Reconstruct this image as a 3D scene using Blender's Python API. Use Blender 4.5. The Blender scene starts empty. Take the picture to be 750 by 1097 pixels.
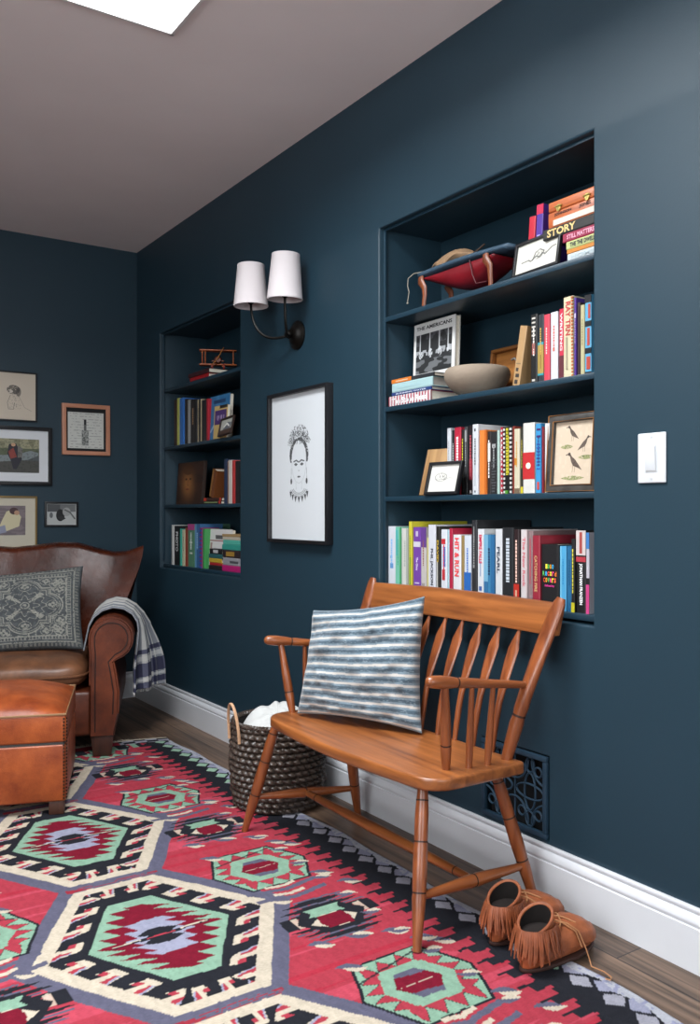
import bpy, bmesh, math, random
import numpy as np
from mathutils import Vector, Matrix
R=math.radians; PI=math.pi
C=bpy.context.scene.collection
D_=4.631; CE=2.435
CAMX=-1.71; CAMZ=1.0089

# ---------------- helpers ----------------
def lin(h):
    if isinstance(h,tuple): return h
    c=[int(h[i:i+2],16)/255 for i in (0,2,4)]
    return tuple(x/12.92 if x<=.04045 else ((x+.055)/1.055)**2.4 for x in c)
_mats={}
def M(col,rough=.6,var=.0,scale=30,bump=0,metal=0,coat=0,sheen=0,stretch=None,bscale=None,spec=.5):
    key=(col,rough,var,scale,bump,metal,coat,sheen,stretch,bscale,spec)
    if key in _mats: return _mats[key]
    m=bpy.data.materials.new('m_'+str(len(_mats))); m.use_nodes=True
    nt=m.node_tree; b=nt.nodes['Principled BSDF']
    c=lin(col); b.inputs['Base Color'].default_value=(*c,1)
    b.inputs['Roughness'].default_value=rough; b.inputs['Metallic'].default_value=metal
    b.inputs['Coat Weight'].default_value=coat; b.inputs['Coat Roughness'].default_value=.25
    b.inputs['Sheen Weight'].default_value=sheen
    b.inputs['Specular IOR Level'].default_value=spec
    if var or bump:
        tc=nt.nodes.new('ShaderNodeTexCoord'); mp=nt.nodes.new('ShaderNodeMapping')
        nt.links.new(tc.outputs['Object'],mp.inputs['Vector'])
        if stretch: mp.inputs['Scale'].default_value=stretch
        if var:
            n=nt.nodes.new('ShaderNodeTexNoise'); n.inputs['Scale'].default_value=scale; n.inputs['Detail'].default_value=5
            nt.links.new(mp.outputs[0],n.inputs['Vector'])
            r=nt.nodes.new('ShaderNodeValToRGB')
            r.color_ramp.elements[0].position=.3; r.color_ramp.elements[1].position=.7
            r.color_ramp.elements[0].color=(*[x*(1-var) for x in c],1)
            r.color_ramp.elements[1].color=(*[min(1,x*(1+var)) for x in c],1)
            nt.links.new(n.outputs['Fac'],r.inputs[0]); nt.links.new(r.outputs[0],b.inputs['Base Color'])
        if bump:
            n2=nt.nodes.new('ShaderNodeTexNoise'); n2.inputs['Scale'].default_value=bscale or scale; n2.inputs['Detail'].default_value=6
            nt.links.new(mp.outputs[0],n2.inputs['Vector'])
            bp=nt.nodes.new('ShaderNodeBump'); bp.inputs['Strength'].default_value=bump; bp.inputs['Distance'].default_value=.004
            nt.links.new(n2.outputs['Fac'],bp.inputs['Height']); nt.links.new(bp.outputs[0],b.inputs['Normal'])
    _mats[key]=m; return m
def wood(c1,c2,rough=.35,axis=1,scale=1.0,coat=.2,c3=None):
    key=('w',c1,c2,rough,axis,scale,coat)
    if key in _mats: return _mats[key]
    m=bpy.data.materials.new('wood_'+str(len(_mats))); m.use_nodes=True
    nt=m.node_tree; b=nt.nodes['Principled BSDF']
    tc=nt.nodes.new('ShaderNodeTexCoord'); mp=nt.nodes.new('ShaderNodeMapping')
    s=[26*scale]*3; s[axis]=1.8*scale
    mp.inputs['Scale'].default_value=s
    nt.links.new(tc.outputs['Object'],mp.inputs['Vector'])
    n=nt.nodes.new('ShaderNodeTexNoise'); n.inputs['Scale'].default_value=1.6; n.inputs['Detail'].default_value=8; n.inputs['Distortion'].default_value=.6
    nt.links.new(mp.outputs[0],n.inputs['Vector'])
    r=nt.nodes.new('ShaderNodeValToRGB'); r.color_ramp.elements[0].position=.32; r.color_ramp.elements[1].position=.68
    r.color_ramp.elements[0].color=(*lin(c1),1); r.color_ramp.elements[1].color=(*lin(c2),1)
    nt.links.new(n.outputs['Fac'],r.inputs[0]); nt.links.new(r.outputs[0],b.inputs['Base Color'])
    b.inputs['Roughness'].default_value=rough; b.inputs['Coat Weight'].default_value=coat; b.inputs['Coat Roughness'].default_value=.3
    bp=nt.nodes.new('ShaderNodeBump'); bp.inputs['Strength'].default_value=.12; bp.inputs['Distance'].default_value=.002
    nt.links.new(n.outputs['Fac'],bp.inputs['Height']); nt.links.new(bp.outputs[0],b.inputs['Normal'])
    _mats[key]=m; return m
def attr_mat(name,rough=.9,weave=None,bump=0,var=.0,sheen=0,spec=.3):
    m=bpy.data.materials.new(name); m.use_nodes=True
    nt=m.node_tree; b=nt.nodes['Principled BSDF']
    a=nt.nodes.new('ShaderNodeAttribute'); a.attribute_name='Col'
    b.inputs['Roughness'].default_value=rough; b.inputs['Sheen Weight'].default_value=sheen
    b.inputs['Specular IOR Level'].default_value=spec
    src=a.outputs['Color']
    if weave:
        tc=nt.nodes.new('ShaderNodeTexCoord'); mp=nt.nodes.new('ShaderNodeMapping'); mp.inputs['Scale'].default_value=weave
        nt.links.new(tc.outputs['Object'],mp.inputs['Vector'])
        n=nt.nodes.new('ShaderNodeTexNoise'); n.inputs['Scale'].default_value=1; n.inputs['Detail'].default_value=4
        nt.links.new(mp.outputs[0],n.inputs['Vector'])
        if var:
            mr=nt.nodes.new('ShaderNodeMapRange'); mr.inputs['From Min'].default_value=.3; mr.inputs['From Max'].default_value=.7
            mr.inputs['To Min'].default_value=1-var; mr.inputs['To Max'].default_value=1+var
            nt.links.new(n.outputs['Fac'],mr.inputs['Value'])
            mx=nt.nodes.new('ShaderNodeMix'); mx.data_type='RGBA'; mx.blend_type='MULTIPLY'; mx.inputs['Factor'].default_value=1
            nt.links.new(src,mx.inputs[6]); nt.links.new(mr.outputs[0],mx.inputs[7]); src=mx.outputs[2]
        if bump:
            bp=nt.nodes.new('ShaderNodeBump'); bp.inputs['Strength'].default_value=bump; bp.inputs['Distance'].default_value=.003
            nt.links.new(n.outputs['Fac'],bp.inputs['Height']); nt.links.new(bp.outputs[0],b.inputs['Normal'])
    nt.links.new(src,b.inputs['Base Color'])
    return m

def tag(o,label=None,cat=None,group=None,kind=None):
    if label: o['label']=label
    if cat: o['category']=cat
    if group: o['group']=group
    if kind: o['kind']=kind
    return o
def thing(name,label,cat,loc=(0,0,0),rotz=0,group=None,mat=None):
    o=bpy.data.objects.new(name,None); C.objects.link(o); o.empty_display_size=.05
    if mat is not None: o.matrix_world=mat
    else: o.location=loc; o.rotation_euler=(0,0,rotz)
    return tag(o,label,cat,group)

class MB:
    def __init__(s): s.v=[]; s.f=[]; s.mi=[]; s.m=0; s.tf=Matrix.Identity(4)
    def av(s,pts):
        n=len(s.v); s.v.extend([tuple(s.tf@Vector(p)) for p in pts]); return n
    def af(s,fs,n=0):
        for f in fs: s.f.append(tuple(i+n for i in f)); s.mi.append(s.m)
    def box(s,a,b):
        (x0,y0,z0),(x1,y1,z1)=a,b
        n=s.av([(x0,y0,z0),(x1,y0,z0),(x1,y1,z0),(x0,y1,z0),(x0,y0,z1),(x1,y0,z1),(x1,y1,z1),(x0,y1,z1)])
        s.af([(0,3,2,1),(4,5,6,7),(0,1,5,4),(1,2,6,5),(2,3,7,6),(3,0,4,7)],n); return s
    def ring(s,pts,rad,n=12,cap=True,flat=None,closed=False):
        # swept tube through pts with radii; flat=(width vector, ratio) for paddles
        P=[Vector(p) for p in pts]; k=len(P)
        if not hasattr(rad,'__len__'): rad=[rad]*k
        rows=[]; prev=None
        for i in range(k):
            if closed: t=P[(i+1)%k]-P[(i-1)%k]
            else: t=P[min(i+1,k-1)]-P[max(i-1,0)]
            if t.length<1e-9: t=Vector((0,0,1))
            t.normalize()
            if flat is not None: ref=Vector(flat[0]); a=(ref-t*ref.dot(t)).normalized()
            elif prev is None:
                ref=Vector((0,0,1)) if abs(t.z)<.9 else Vector((1,0,0)); a=(ref-t*ref.dot(t)).normalized()
            else: a=(prev-t*prev.dot(t)).normalized()
            prev=a; b=t.cross(a)
            ra=rad[i]; rb=ra
            if isinstance(ra,tuple): ra,rb=ra
            rows.append(s.av([P[i]+a*(ra*math.cos(2*PI*j/n))+b*(rb*math.sin(2*PI*j/n)) for j in range(n)]))
        for i in range(k if closed else k-1):
            q=rows[(i+1)%k]; p=rows[i]
            for j in range(n): s.af([(p+j,p+(j+1)%n,q+(j+1)%n,q+j)])
        if cap and not closed:
            s.af([tuple(rows[0]+j for j in reversed(range(n)))]); s.af([tuple(rows[-1]+j for j in range(n))])
        return s
    def lathe(s,prof,n=24,c=(0,0,0),cap=True):
        rows=[s.av([(c[0]+r*math.cos(2*PI*j/n),c[1]+r*math.sin(2*PI*j/n),c[2]+z) for j in range(n)]) for r,z in prof]
        for p,q in zip(rows,rows[1:]):
            for j in range(n): s.af([(p+j,p+(j+1)%n,q+(j+1)%n,q+j)])
        if cap:
            s.af([tuple(rows[0]+j for j in reversed(range(n)))]); s.af([tuple(rows[-1]+j for j in range(n))])
        return s
    def prism(s,poly,a,b,axis='y'):
        # polygon in the two other axes, extruded along axis from a to b
        def P(u,v,w):
            return {'y':(u,w,v),'x':(w,u,v),'z':(u,v,w)}[axis]
        n=len(poly); k=s.av([P(u,v,a) for u,v in poly]+[P(u,v,b) for u,v in poly])
        s.af([tuple(range(n)),tuple(range(2*n-1,n-1,-1))],k)
        for i in range(n): s.af([(i,i+n,(i+1)%n+n,(i+1)%n)],k)
        return s
    def grid(s,fn,nu,nv,wrapu=False):
        k=s.av([fn(i/(nu if wrapu else nu-1),j/(nv-1)) for j in range(nv) for i in range(nu)])
        for j in range(nv-1):
            for i in range(nu if wrapu else nu-1):
                i2=(i+1)%nu
                s.af([(j*nu+i,j*nu+i2,(j+1)*nu+i2,(j+1)*nu+i)],k)
        return s
    def ball(s,c,r,n=12,m=8):
        if not hasattr(r,'__len__'): r=(r,r,r)
        return s.grid(lambda u,v:(c[0]+r[0]*math.cos(2*PI*u)*math.sin(PI*v),c[1]+r[1]*math.sin(2*PI*u)*math.sin(PI*v),c[2]+r[2]*math.cos(PI*v)),n,m,True)
    def build(s,name,mats,parent=None,smooth=True,bevel=0,seg=2,sub=0,solid=0,label=None,ang=40,merge=False):
        me=bpy.data.meshes.new(name); me.from_pydata(s.v,[],s.f)
        if not isinstance(mats,(list,tuple)): mats=[mats]
        for m in mats: me.materials.append(m)
        if len(mats)>1: me.polygons.foreach_set('material_index',s.mi)
        bm=bmesh.new(); bm.from_mesh(me)
        if merge: bmesh.ops.remove_doubles(bm,verts=bm.verts,dist=1e-5)
        bmesh.ops.recalc_face_normals(bm,faces=bm.faces)
        if bevel:
            es=[e for e in bm.edges if len(e.link_faces)==2 and e.calc_face_angle(0)>R(35)]
            bmesh.ops.bevel(bm,geom=es,offset=bevel,segments=seg,affect='EDGES',profile=.5,clamp_overlap=True)
        bm.to_mesh(me); bm.free()
        if smooth:
            me.polygons.foreach_set('use_smooth',[True]*len(me.polygons))
            try: me.set_sharp_from_angle(angle=R(ang))
            except Exception: pass
        o=bpy.data.objects.new(name,me); C.objects.link(o)
        if parent is not None: o.parent=parent
        if solid:
            d=o.modifiers.new('s','SOLIDIFY'); d.thickness=solid; d.offset=0
        if sub:
            d=o.modifiers.new('u','SUBSURF'); d.levels=sub; d.render_levels=sub
        if label: o['label']=label
        return o
def attach(name,o,parent): o.name=name; o.parent=parent; return o
def colorgrid(name,pos,col,mat,parent=None,solid=0,smooth=True):
    """pos: (nv,nu,3) array, col: (nv,nu,3) linear colours -> one mesh with a colour attribute"""
    nv,nu,_=pos.shape
    me=bpy.data.meshes.new(name)
    idx=np.arange(nv*nu).reshape(nv,nu)
    q=np.stack([idx[:-1,:-1],idx[:-1,1:],idx[1:,1:],idx[1:,:-1]],-1).reshape(-1,4)
    me.vertices.add(nv*nu); me.vertices.foreach_set('co',pos.reshape(-1).astype(np.float32))
    me.loops.add(q.size); me.loops.foreach_set('vertex_index',q.reshape(-1).astype(np.int32))
    me.polygons.add(len(q)); me.polygons.foreach_set('loop_start',np.arange(0,q.size,4,dtype=np.int32))
    me.polygons.foreach_set('loop_total',np.full(len(q),4,dtype=np.int32))
    me.update(calc_edges=True)
    ca=me.color_attributes.new('Col','FLOAT_COLOR','POINT')
    rgba=np.ones((nv*nu,4),np.float32); rgba[:,:3]=col.reshape(-1,3)
    ca.data.foreach_set('color',rgba.reshape(-1))
    if smooth: me.polygons.foreach_set('use_smooth',[True]*len(q))
    me.materials.append(mat); me.validate()
    o=bpy.data.objects.new(name,me); C.objects.link(o)
    if parent is not None: o.parent=parent
    if solid:
        d=o.modifiers.new('s','SOLIDIFY'); d.thickness=solid; d.offset=-1
    return o
# 2D painting helpers on numpy coordinate arrays
def inpoly(X,Y,poly):
    m=np.zeros(X.shape,bool); n=len(poly); j=n-1
    for i in range(n):
        xi,yi=poly[i]; xj,yj=poly[j]
        if yi!=yj: m^=((yi>Y)!=(yj>Y))&(X<(xj-xi)*(Y-yi)/(yj-yi)+xi)
        j=i
    return m
def segd(X,Y,pts):
    d=np.full(X.shape,9.)
    for (a,b),(c,e) in zip(pts,pts[1:]):
        vx,vy=c-a,e-b; L=vx*vx+vy*vy+1e-12
        t=np.clip(((X-a)*vx+(Y-b)*vy)/L,0,1)
        d=np.minimum(d,np.hypot(X-a-t*vx,Y-b-t*vy))
    return d
_rs=np.random.RandomState(5)
def vnoise(X,Y,seed=0):
    rs=np.random.RandomState(seed); g=rs.rand(64,64)
    xi=np.floor(X).astype(int); yi=np.floor(Y).astype(int); fx=X-xi; fy=Y-yi
    fx=fx*fx*(3-2*fx); fy=fy*fy*(3-2*fy)
    a=g[yi%64,xi%64]; b=g[yi%64,(xi+1)%64]; c=g[(yi+1)%64,xi%64]; d=g[(yi+1)%64,(xi+1)%64]
    return (a*(1-fx)+b*fx)*(1-fy)+(c*(1-fx)+d*fx)*fy
picmat=attr_mat('picture_print',rough=.55,spec=.4)
def picture(name,w,h,fn,parent,y=0,res=220,mat=None):
    """flat print in the local XZ plane, facing local -Y, centred at origin bottom (x 0..w, z 0..h)"""
    nu=max(8,int(res*w/max(w,h))); nv=max(8,int(res*h/max(w,h)))
    U,V=np.meshgrid(np.linspace(0,1,nu),np.linspace(0,1,nv))
    col=fn(U,V)
    pos=np.stack([U*w,np.full(U.shape,y),V*h],-1)
    return colorgrid(name,pos,col,mat or picmat,parent,smooth=False)
def fill(U,h): return np.ones(U.shape+(3,))*np.array(lin(h))
def put(col,m,h,a=1.0): col[m]=col[m]*(1-a)+np.array(lin(h))*a
# text queue
_texts=[]
def text(s,parent,mtx,L,H,mat,name='lettering',font_sx=None):
    """s fitted in L x H; mtx maps text plane (x right, y up) centred at 0 to parent space"""
    _texts.append((s,parent,mtx,L,H,mat,name))
def flush_texts():
    tmp=[]
    for s,parent,mtx,L,H,mat,name in _texts:
        cu=bpy.data.curves.new('t','FONT'); cu.body=s; cu.size=1; cu.resolution_u=2; cu.offset=.028
        o=bpy.data.objects.new('t',cu); C.objects.link(o); tmp.append(o)
    bpy.context.view_layer.update(); dg=bpy.context.evaluated_depsgraph_get()
    for o,(s,parent,mtx,L,H,mat,name) in zip(tmp,_texts):
        me=bpy.data.meshes.new_from_object(o.evaluated_get(dg),depsgraph=dg)
        n=len(me.vertices); co=np.empty(n*3,np.float32); me.vertices.foreach_get('co',co); co=co.reshape(-1,3)
        lo=co.min(0); hi=co.max(0)
        co[:,0]=((co[:,0]-lo[0])/(hi[0]-lo[0]+1e-9)-.5)*L; co[:,1]=((co[:,1]-lo[1])/(hi[1]-lo[1]+1e-9)-.5)*H
        me.vertices.foreach_set('co',co.reshape(-1)); me.update(); me.transform(mtx)
        me.materials.clear(); me.materials.append(mat)
        q=bpy.data.objects.new(name,me); C.objects.link(q); q.parent=parent
    for o in tmp: bpy.data.objects.remove(o)
# ---------------- materials ----------------
PAINT=M('193340',.52,.03,3,.05,bscale=180,spec=.5)
SHELFP=M('193240',.42,.03,4,.04,bscale=120,spec=.5)
WHITE=M('d8dade',.38,.02,6)
CEIL=M('f5eceb',.9,.03,2.2,.06,bscale=60)
BLACKF=M('17171a',.4)
# ---------------- room ----------------
def wall_right():
    ops=[(1.458,2.362,.7255,1.957,.27),(3.384,4.299,.7255,1.935,.27),(1.606,1.860,.148,.368,.045)]
    ys=sorted({-1.6,4.631}|{a for o in ops for a in o[:2]}); zs=sorted({0,CE}|{a for o in ops for a in o[2:4]})
    bm=bmesh.new(); V={}
    def v(x,y,z):
        k=(round(x,4),round(y,4),round(z,4))
        if k not in V: V[k]=bm.verts.new(k)
        return V[k]
    for y0,y1 in zip(ys,ys[1:]):
        for z0,z1 in zip(zs,zs[1:]):
            if any(a<=y0+1e-6 and y1<=b+1e-6 and c<=z0+1e-6 and z1<=d+1e-6 for a,b,c,d,_ in ops): continue
            bm.faces.new([v(0,y0,z0),v(0,y0,z1),v(0,y1,z1),v(0,y1,z0)])
    for a,b,c,d,dep in ops:
        yy=[y for y in ys if a-1e-6<=y<=b+1e-6]; zz=[z for z in zs if c-1e-6<=z<=d+1e-6]
        for z0,z1 in zip(zz,zz[1:]):
            for y in (a,b): bm.faces.new([v(0,y,z0),v(0,y,z1),v(dep,y,z1),v(dep,y,z0)])
            for y0,y1 in zip(yy,yy[1:]): bm.faces.new([v(dep,y0,z0),v(dep,y0,z1),v(dep,y1,z1),v(dep,y1,z0)])
        for y0,y1 in zip(yy,yy[1:]):
            for z in (c,d): bm.faces.new([v(0,y0,z),v(0,y1,z),v(dep,y1,z),v(dep,y0,z)])
    bmesh.ops.recalc_face_normals(bm,faces=bm.faces)
    rim=[e for e in bm.edges if abs(e.verts[0].co.x)<1e-6 and abs(e.verts[1].co.x)<1e-6 and len(e.link_faces)==2 and e.calc_face_angle(0)>R(60)]
    bmesh.ops.bevel(bm,geom=rim,offset=.007,segments=3,affect='EDGES',profile=.5)
    me=bpy.data.meshes.new('wall_right'); bm.to_mesh(me); bm.free(); me.materials.append(PAINT)
    me.polygons.foreach_set('use_smooth',[True]*len(me.polygons)); me.set_sharp_from_angle(angle=R(50))
    # normals towards the room
    o=bpy.data.objects.new('wall_right',me); C.objects.link(o); tag(o,kind='structure'); return o
wall_right()
def struct(o,label=None): return tag(o,label,kind='structure')
def slab(name,a,b,mat,bev=0): return struct(MB().box(a,b).build(name,mat,bevel=bev,smooth=bool(bev)))
XL=-3.9; YN=-1.6
slab('wall_back',(XL,4.631,0),(.0,4.75,CE),PAINT)
# left wall with a window, near wall with a window (both outside the picture)
def wall_window(name,axis,pos,th,u0,u1,wu0,wu1,wz0,wz1):
    mb=MB()
    def bx(a,b,c,d):
        if axis=='x': mb.box((pos-th,a,c),(pos,b,d))
        else: mb.box((a,pos-th,c),(b,pos,d))
    bx(u0,wu0,0,CE); bx(wu1,u1,0,CE); bx(wu0,wu1,0,wz0); bx(wu0,wu1,wz1,CE)
    struct(mb.build(name,PAINT,smooth=False))
def glassmat():
    m=bpy.data.materials.new('pane_glass'); m.use_nodes=True; nt=m.node_tree
    for n in list(nt.nodes): nt.nodes.remove(n)
    o=nt.nodes.new('ShaderNodeOutputMaterial'); mx=nt.nodes.new('ShaderNodeMixShader'); t=nt.nodes.new('ShaderNodeBsdfTransparent'); g=nt.nodes.new('ShaderNodeBsdfGlossy')
    g.inputs['Roughness'].default_value=.03; mx.inputs[0].default_value=.05
    nt.links.new(t.outputs[0],mx.inputs[1]); nt.links.new(g.outputs[0],mx.inputs[2]); nt.links.new(mx.outputs[0],o.inputs[0]); return m
GLASS=glassmat()
def window(n,axis,pos,u0,u1,z0,z1):
    r=thing('window_%d'%n,None,None,(0,0,0)); tag(r,kind='structure')
    mb=MB()
    def bx(m,a,b,c,d,t):
        if axis=='x': m.box((pos-t,a,c),(pos+t*.2,b,d))
        else: m.box((a,pos-t,c),(b,pos+t*.2,d))
    w=.06
    bx(mb,u0,u0+w,z0,z1,.06); bx(mb,u1-w,u1,z0,z1,.06); bx(mb,u0,u1,z0,z0+w,.06); bx(mb,u0,u1,z1-w,z1,.06)
    um=(u0+u1)/2; bx(mb,um-.02,um+.02,z0,z1,.05); zm=(z0+z1)/2; bx(mb,u0,u1,zm-.015,zm+.015,.045)
    mb.build('window_frame',WHITE,r,bevel=.003)
    g=MB(); bx(g,u0+w,u1-w,z0+w,z1-w,.004); g.build('window_pane',GLASS,r,smooth=False)
wall_window('wall_left','x',XL,.12,YN,4.75,-1.2,1.3,.95,2.38)
window(2,'x',XL-.04,-1.2,1.3,.95,2.38)
wall_window('wall_near','y',YN,.12,XL,0,-2.2,-.4,.75,2.15)
window(3,'y',YN-.04,-2.2,-.4,.75,2.15)
# ceiling with skylight opening
SX0,SX1,SY0,SY1=-1.75,-.692,1.15,2.452
cb=MB()
cb.box((XL-.1,YN-.1,CE),(SX0,4.75,CE+.03)); cb.box((SX1,YN-.1,CE),(.3,4.75,CE+.03))
cb.box((SX0,YN-.1,CE),(SX1,SY0,CE+.03)); cb.box((SX0,SY1,CE),(SX1,4.75,CE+.03))
struct(cb.build('ceiling',CEIL,smooth=False))
SHW=M('f2f2f0',.7)
w1=thing('window_1',None,None,(0,0,0)); tag(w1,kind='structure')
f=MB(); t=.012
for a,b in (((SX0,SY0),(SX0+t,SY1)),((SX1-t,SY0),(SX1,SY1)),((SX0,SY0),(SX1,SY0+t)),((SX0,SY1-t),(SX1,SY1))):
    f.box((a[0],a[1],CE-.008),(b[0],b[1],CE+.075))
f.build('window_frame',SHW,w1,bevel=.002)
MB().box((SX0,SY0,CE+.05),(SX1,SY1,CE+.056)).build('window_pane',GLASS,w1,smooth=False)
# floor: dark oak boards running along the wall
def floor_mat():
    m=bpy.data.materials.new('oak_floor'); m.use_nodes=True; nt=m.node_tree; b=nt.nodes['Principled BSDF']
    tc=nt.nodes.new('ShaderNodeTexCoord'); mp=nt.nodes.new('ShaderNodeMapping'); mp.inputs['Rotation'].default_value=(0,0,R(90))
    nt.links.new(tc.outputs['Object'],mp.inputs['Vector'])
    br=nt.nodes.new('ShaderNodeTexBrick'); br.inputs['Scale'].default_value=1; br.inputs['Brick Width'].default_value=1.3; br.inputs['Row Height'].default_value=.105
    br.inputs['Mortar Size'].default_value=.0022; br.inputs['Mortar Smooth'].default_value=.4; br.offset=.37
    br.inputs['Color1'].default_value=(*lin('54443a'),1); br.inputs['Color2'].default_value=(*lin('705948'),1); br.inputs['Mortar'].default_value=(*lin('1c1512'),1)
    nt.links.new(mp.outputs[0],br.inputs['Vector'])
    m2=nt.nodes.new('ShaderNodeMapping'); m2.inputs['Scale'].default_value=(34,1.6,1); nt.links.new(tc.outputs['Object'],m2.inputs['Vector'])
    n=nt.nodes.new('ShaderNodeTexNoise'); n.inputs['Scale'].default_value=1; n.inputs['Detail'].default_value=9; n.inputs['Distortion'].default_value=1.2
    nt.links.new(m2.outputs[0],n.inputs['Vector'])
    mr=nt.nodes.new('ShaderNodeMapRange'); mr.inputs['From Min'].default_value=.3; mr.inputs['From Max'].default_value=.7; mr.inputs['To Min'].default_value=.3; mr.inputs['To Max'].default_value=1.55
    nt.links.new(n.outputs['Fac'],mr.inputs['Value'])
    mx=nt.nodes.new('ShaderNodeMix'); mx.data_type='RGBA'; mx.blend_type='MULTIPLY'; mx.inputs['Factor'].default_value=1
    nt.links.new(br.outputs['Color'],mx.inputs[6]); nt.links.new(mr.outputs[0],mx.inputs[7]); nt.links.new(mx.outputs[2],b.inputs['Base Color'])
    b.inputs['Roughness'].default_value=.42
    bp=nt.nodes.new('ShaderNodeBump'); bp.inputs['Strength'].default_value=.2; bp.inputs['Distance'].default_value=.002
    nt.links.new(mr.outputs[0],bp.inputs['Height']); nt.links.new(bp.outputs[0],b.inputs['Normal'])
    return m
slab('floor',(XL,YN,-.05),(.1,4.75,0),floor_mat())
# baseboards
prof=[(0,.139),(.007,.139),(.009,.136),(.009,.130),(.006,.127),(.006,.1245),(.010,.123),(.014,.118),(.017,.110),(.017,.104),(.015,.102),(.015,.0995),(.019,.098),(.019,0),(0,0)]
def base_right():
    mb=MB(); mb.prism([(-x,z) for x,z in prof],YN,4.631,'y'); return struct(mb.build('baseboard_right',WHITE,ang=50))
base_right()
mb=MB(); mb.prism([(4.631-x,z) for x,z in prof],XL,-.019,'x'); struct(mb.build('baseboard_back',WHITE,ang=50))
# thin painted stiles just inside the niche rims
def stile(name,y0,y1,z0,z1):
    mb=MB(); mb.box((.018,y1-.009,z0),(.026,y1,z1)); mb.box((.018,y0,z1-.009),(.026,y1-.009,z1)); struct(mb.build(name,SHELFP,bevel=.0015))
stile('trim_1',1.458,2.362,.765,1.957); stile('trim_2',3.384,4.299,.76,1.935)
# niche shelves
BIG=[(1.661,'topmost shelf board in the large niche, under the red leather piece'),
     (1.361,'second shelf board from the top in the large niche, under the stone bowl'),
     (1.0615,'third shelf board in the large niche, under the framed bird print'),
     (.7505,'bottom shelf board of the large niche, partly behind the bench')]
FAR=[(1.645,'topmost shelf board in the far niche, under the toy biplane'),
     (1.347,'second shelf board in the far niche, under the large blue cover'),
     (1.049,'third shelf board in the far niche, under the dark portrait'),
     (.743,'bottom shelf board of the far niche, under the white cover')]
for ys,rows in (((1.4585,2.3615),BIG),((3.3845,4.2985),FAR)):
    for z,l in rows:
        o=MB().box((.020,ys[0],z-.0165),(.268,ys[1],z)).build('shelf_board',SHELFP,bevel=.002)
        tag(o,'dark blue '+l,'shelf',group='painted shelf boards in the wall niches')
# ---------------- floor vent grille in the wall ----------------
def vent():
    y0,y1,z0,z1=1.608,1.858,.150,.366
    r=thing('vent_grille','dark blue scrolled metal vent grille low in the wall behind the bench','vent',(0,(y0+y1)/2,z0))
    yc=(y0+y1)/2
    GM=M('22394a',.45,metal=.0)
    f=MB(); w=.014; Y=y1-yc
    for a,b in (((-Y,0),(Y,w)),((-Y,z1-z0-w),(Y,z1-z0)),((-Y,w),(-Y+w,z1-z0-w)),((Y-w,w),(Y,z1-z0-w))):
        f.box((-.006,a[0],a[1]),(.008,b[0],b[1]))
    f.build('frame',GM,r,bevel=.002)
    MB().box((.034,-Y,0),(.042,Y,z1-z0)).build('backing',M('0b0d10',.8),r)
    H=z1-z0; s=MB(); n=0
    def arc(cy,cz,ry,rz,a0,a1,k=16):
        s.ring([(.004,cy+ry*math.cos(R(a0+(a1-a0)*i/k)),cz+rz*math.sin(R(a0+(a1-a0)*i/k))) for i in range(k+1)],.0032,6)
    cz=H/2
    for cy in (-.058,.058):
        # interlaced almond loops
        arc(cy,cz,.050,.020,0,360,24); arc(cy,cz,.020,.050,0,360,24)
        for sy in (-1,1):
            arc(cy+sy*.058,cz+.085,.052,.060,180 if sy>0 else 360,270 ,10)
            arc(cy+sy*.058,cz-.085,.052,.060,180 if sy>0 else 0,90,10)
        for sz in (-1,1):
            arc(cy,cz+sz*.072,.015,.020,0,360,16)
            for sy in (-1,1): arc(cy+sy*.030,cz+sz*.058,.013,.013,0,360,12)
    for y in (-.116,0,.116): s.ring([(.006,y,w),(.006,y,H-w)],.0028,6)
    s.build('scrollwork',GM,r)
vent()
# ---------------- light switch ----------------
def switch():
    r=thing('light_switch','white rocker light switch plate on the blue wall right of the niche','light switch',(0,1.282,1.135))
    WP=M('d4d7da',.35)
    MB().box((-.006,-.038,-.058),(0,.038,.058)).build('wall_plate',WP,r,bevel=.003,seg=3)
    mb=MB(); mb.box((-.0075,-.0165,-.033),(-.004,.0165,.033)); mb.build('switch_surround',WP,r,bevel=.001)
    mb=MB(); n=mb.av([(-.006,-.014,-.030),(-.006,.014,-.030),(-.006,.014,.030),(-.006,-.014,.030),(-.0095,-.014,-.030),(-.0095,.014,-.030),(-.0155,.014,.024),(-.0155,-.014,.024),(-.008,.014,.030),(-.008,-.014,.030)])
    mb.af([(4,5,6,7),(7,6,8,9),(0,4,7,9,3),(1,2,8,6,5),(0,1,5,4),(3,9,8,2)],n)
    mb.build('rocker',WP,r,bevel=.0008)
    for z in (-.048,.048):
        q=MB(); q.ring([(-.0075,0,z),(-.0055,0,z)],.0028,12); q.build('screw',M('c4c6c8',.3),r)
switch()
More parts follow.
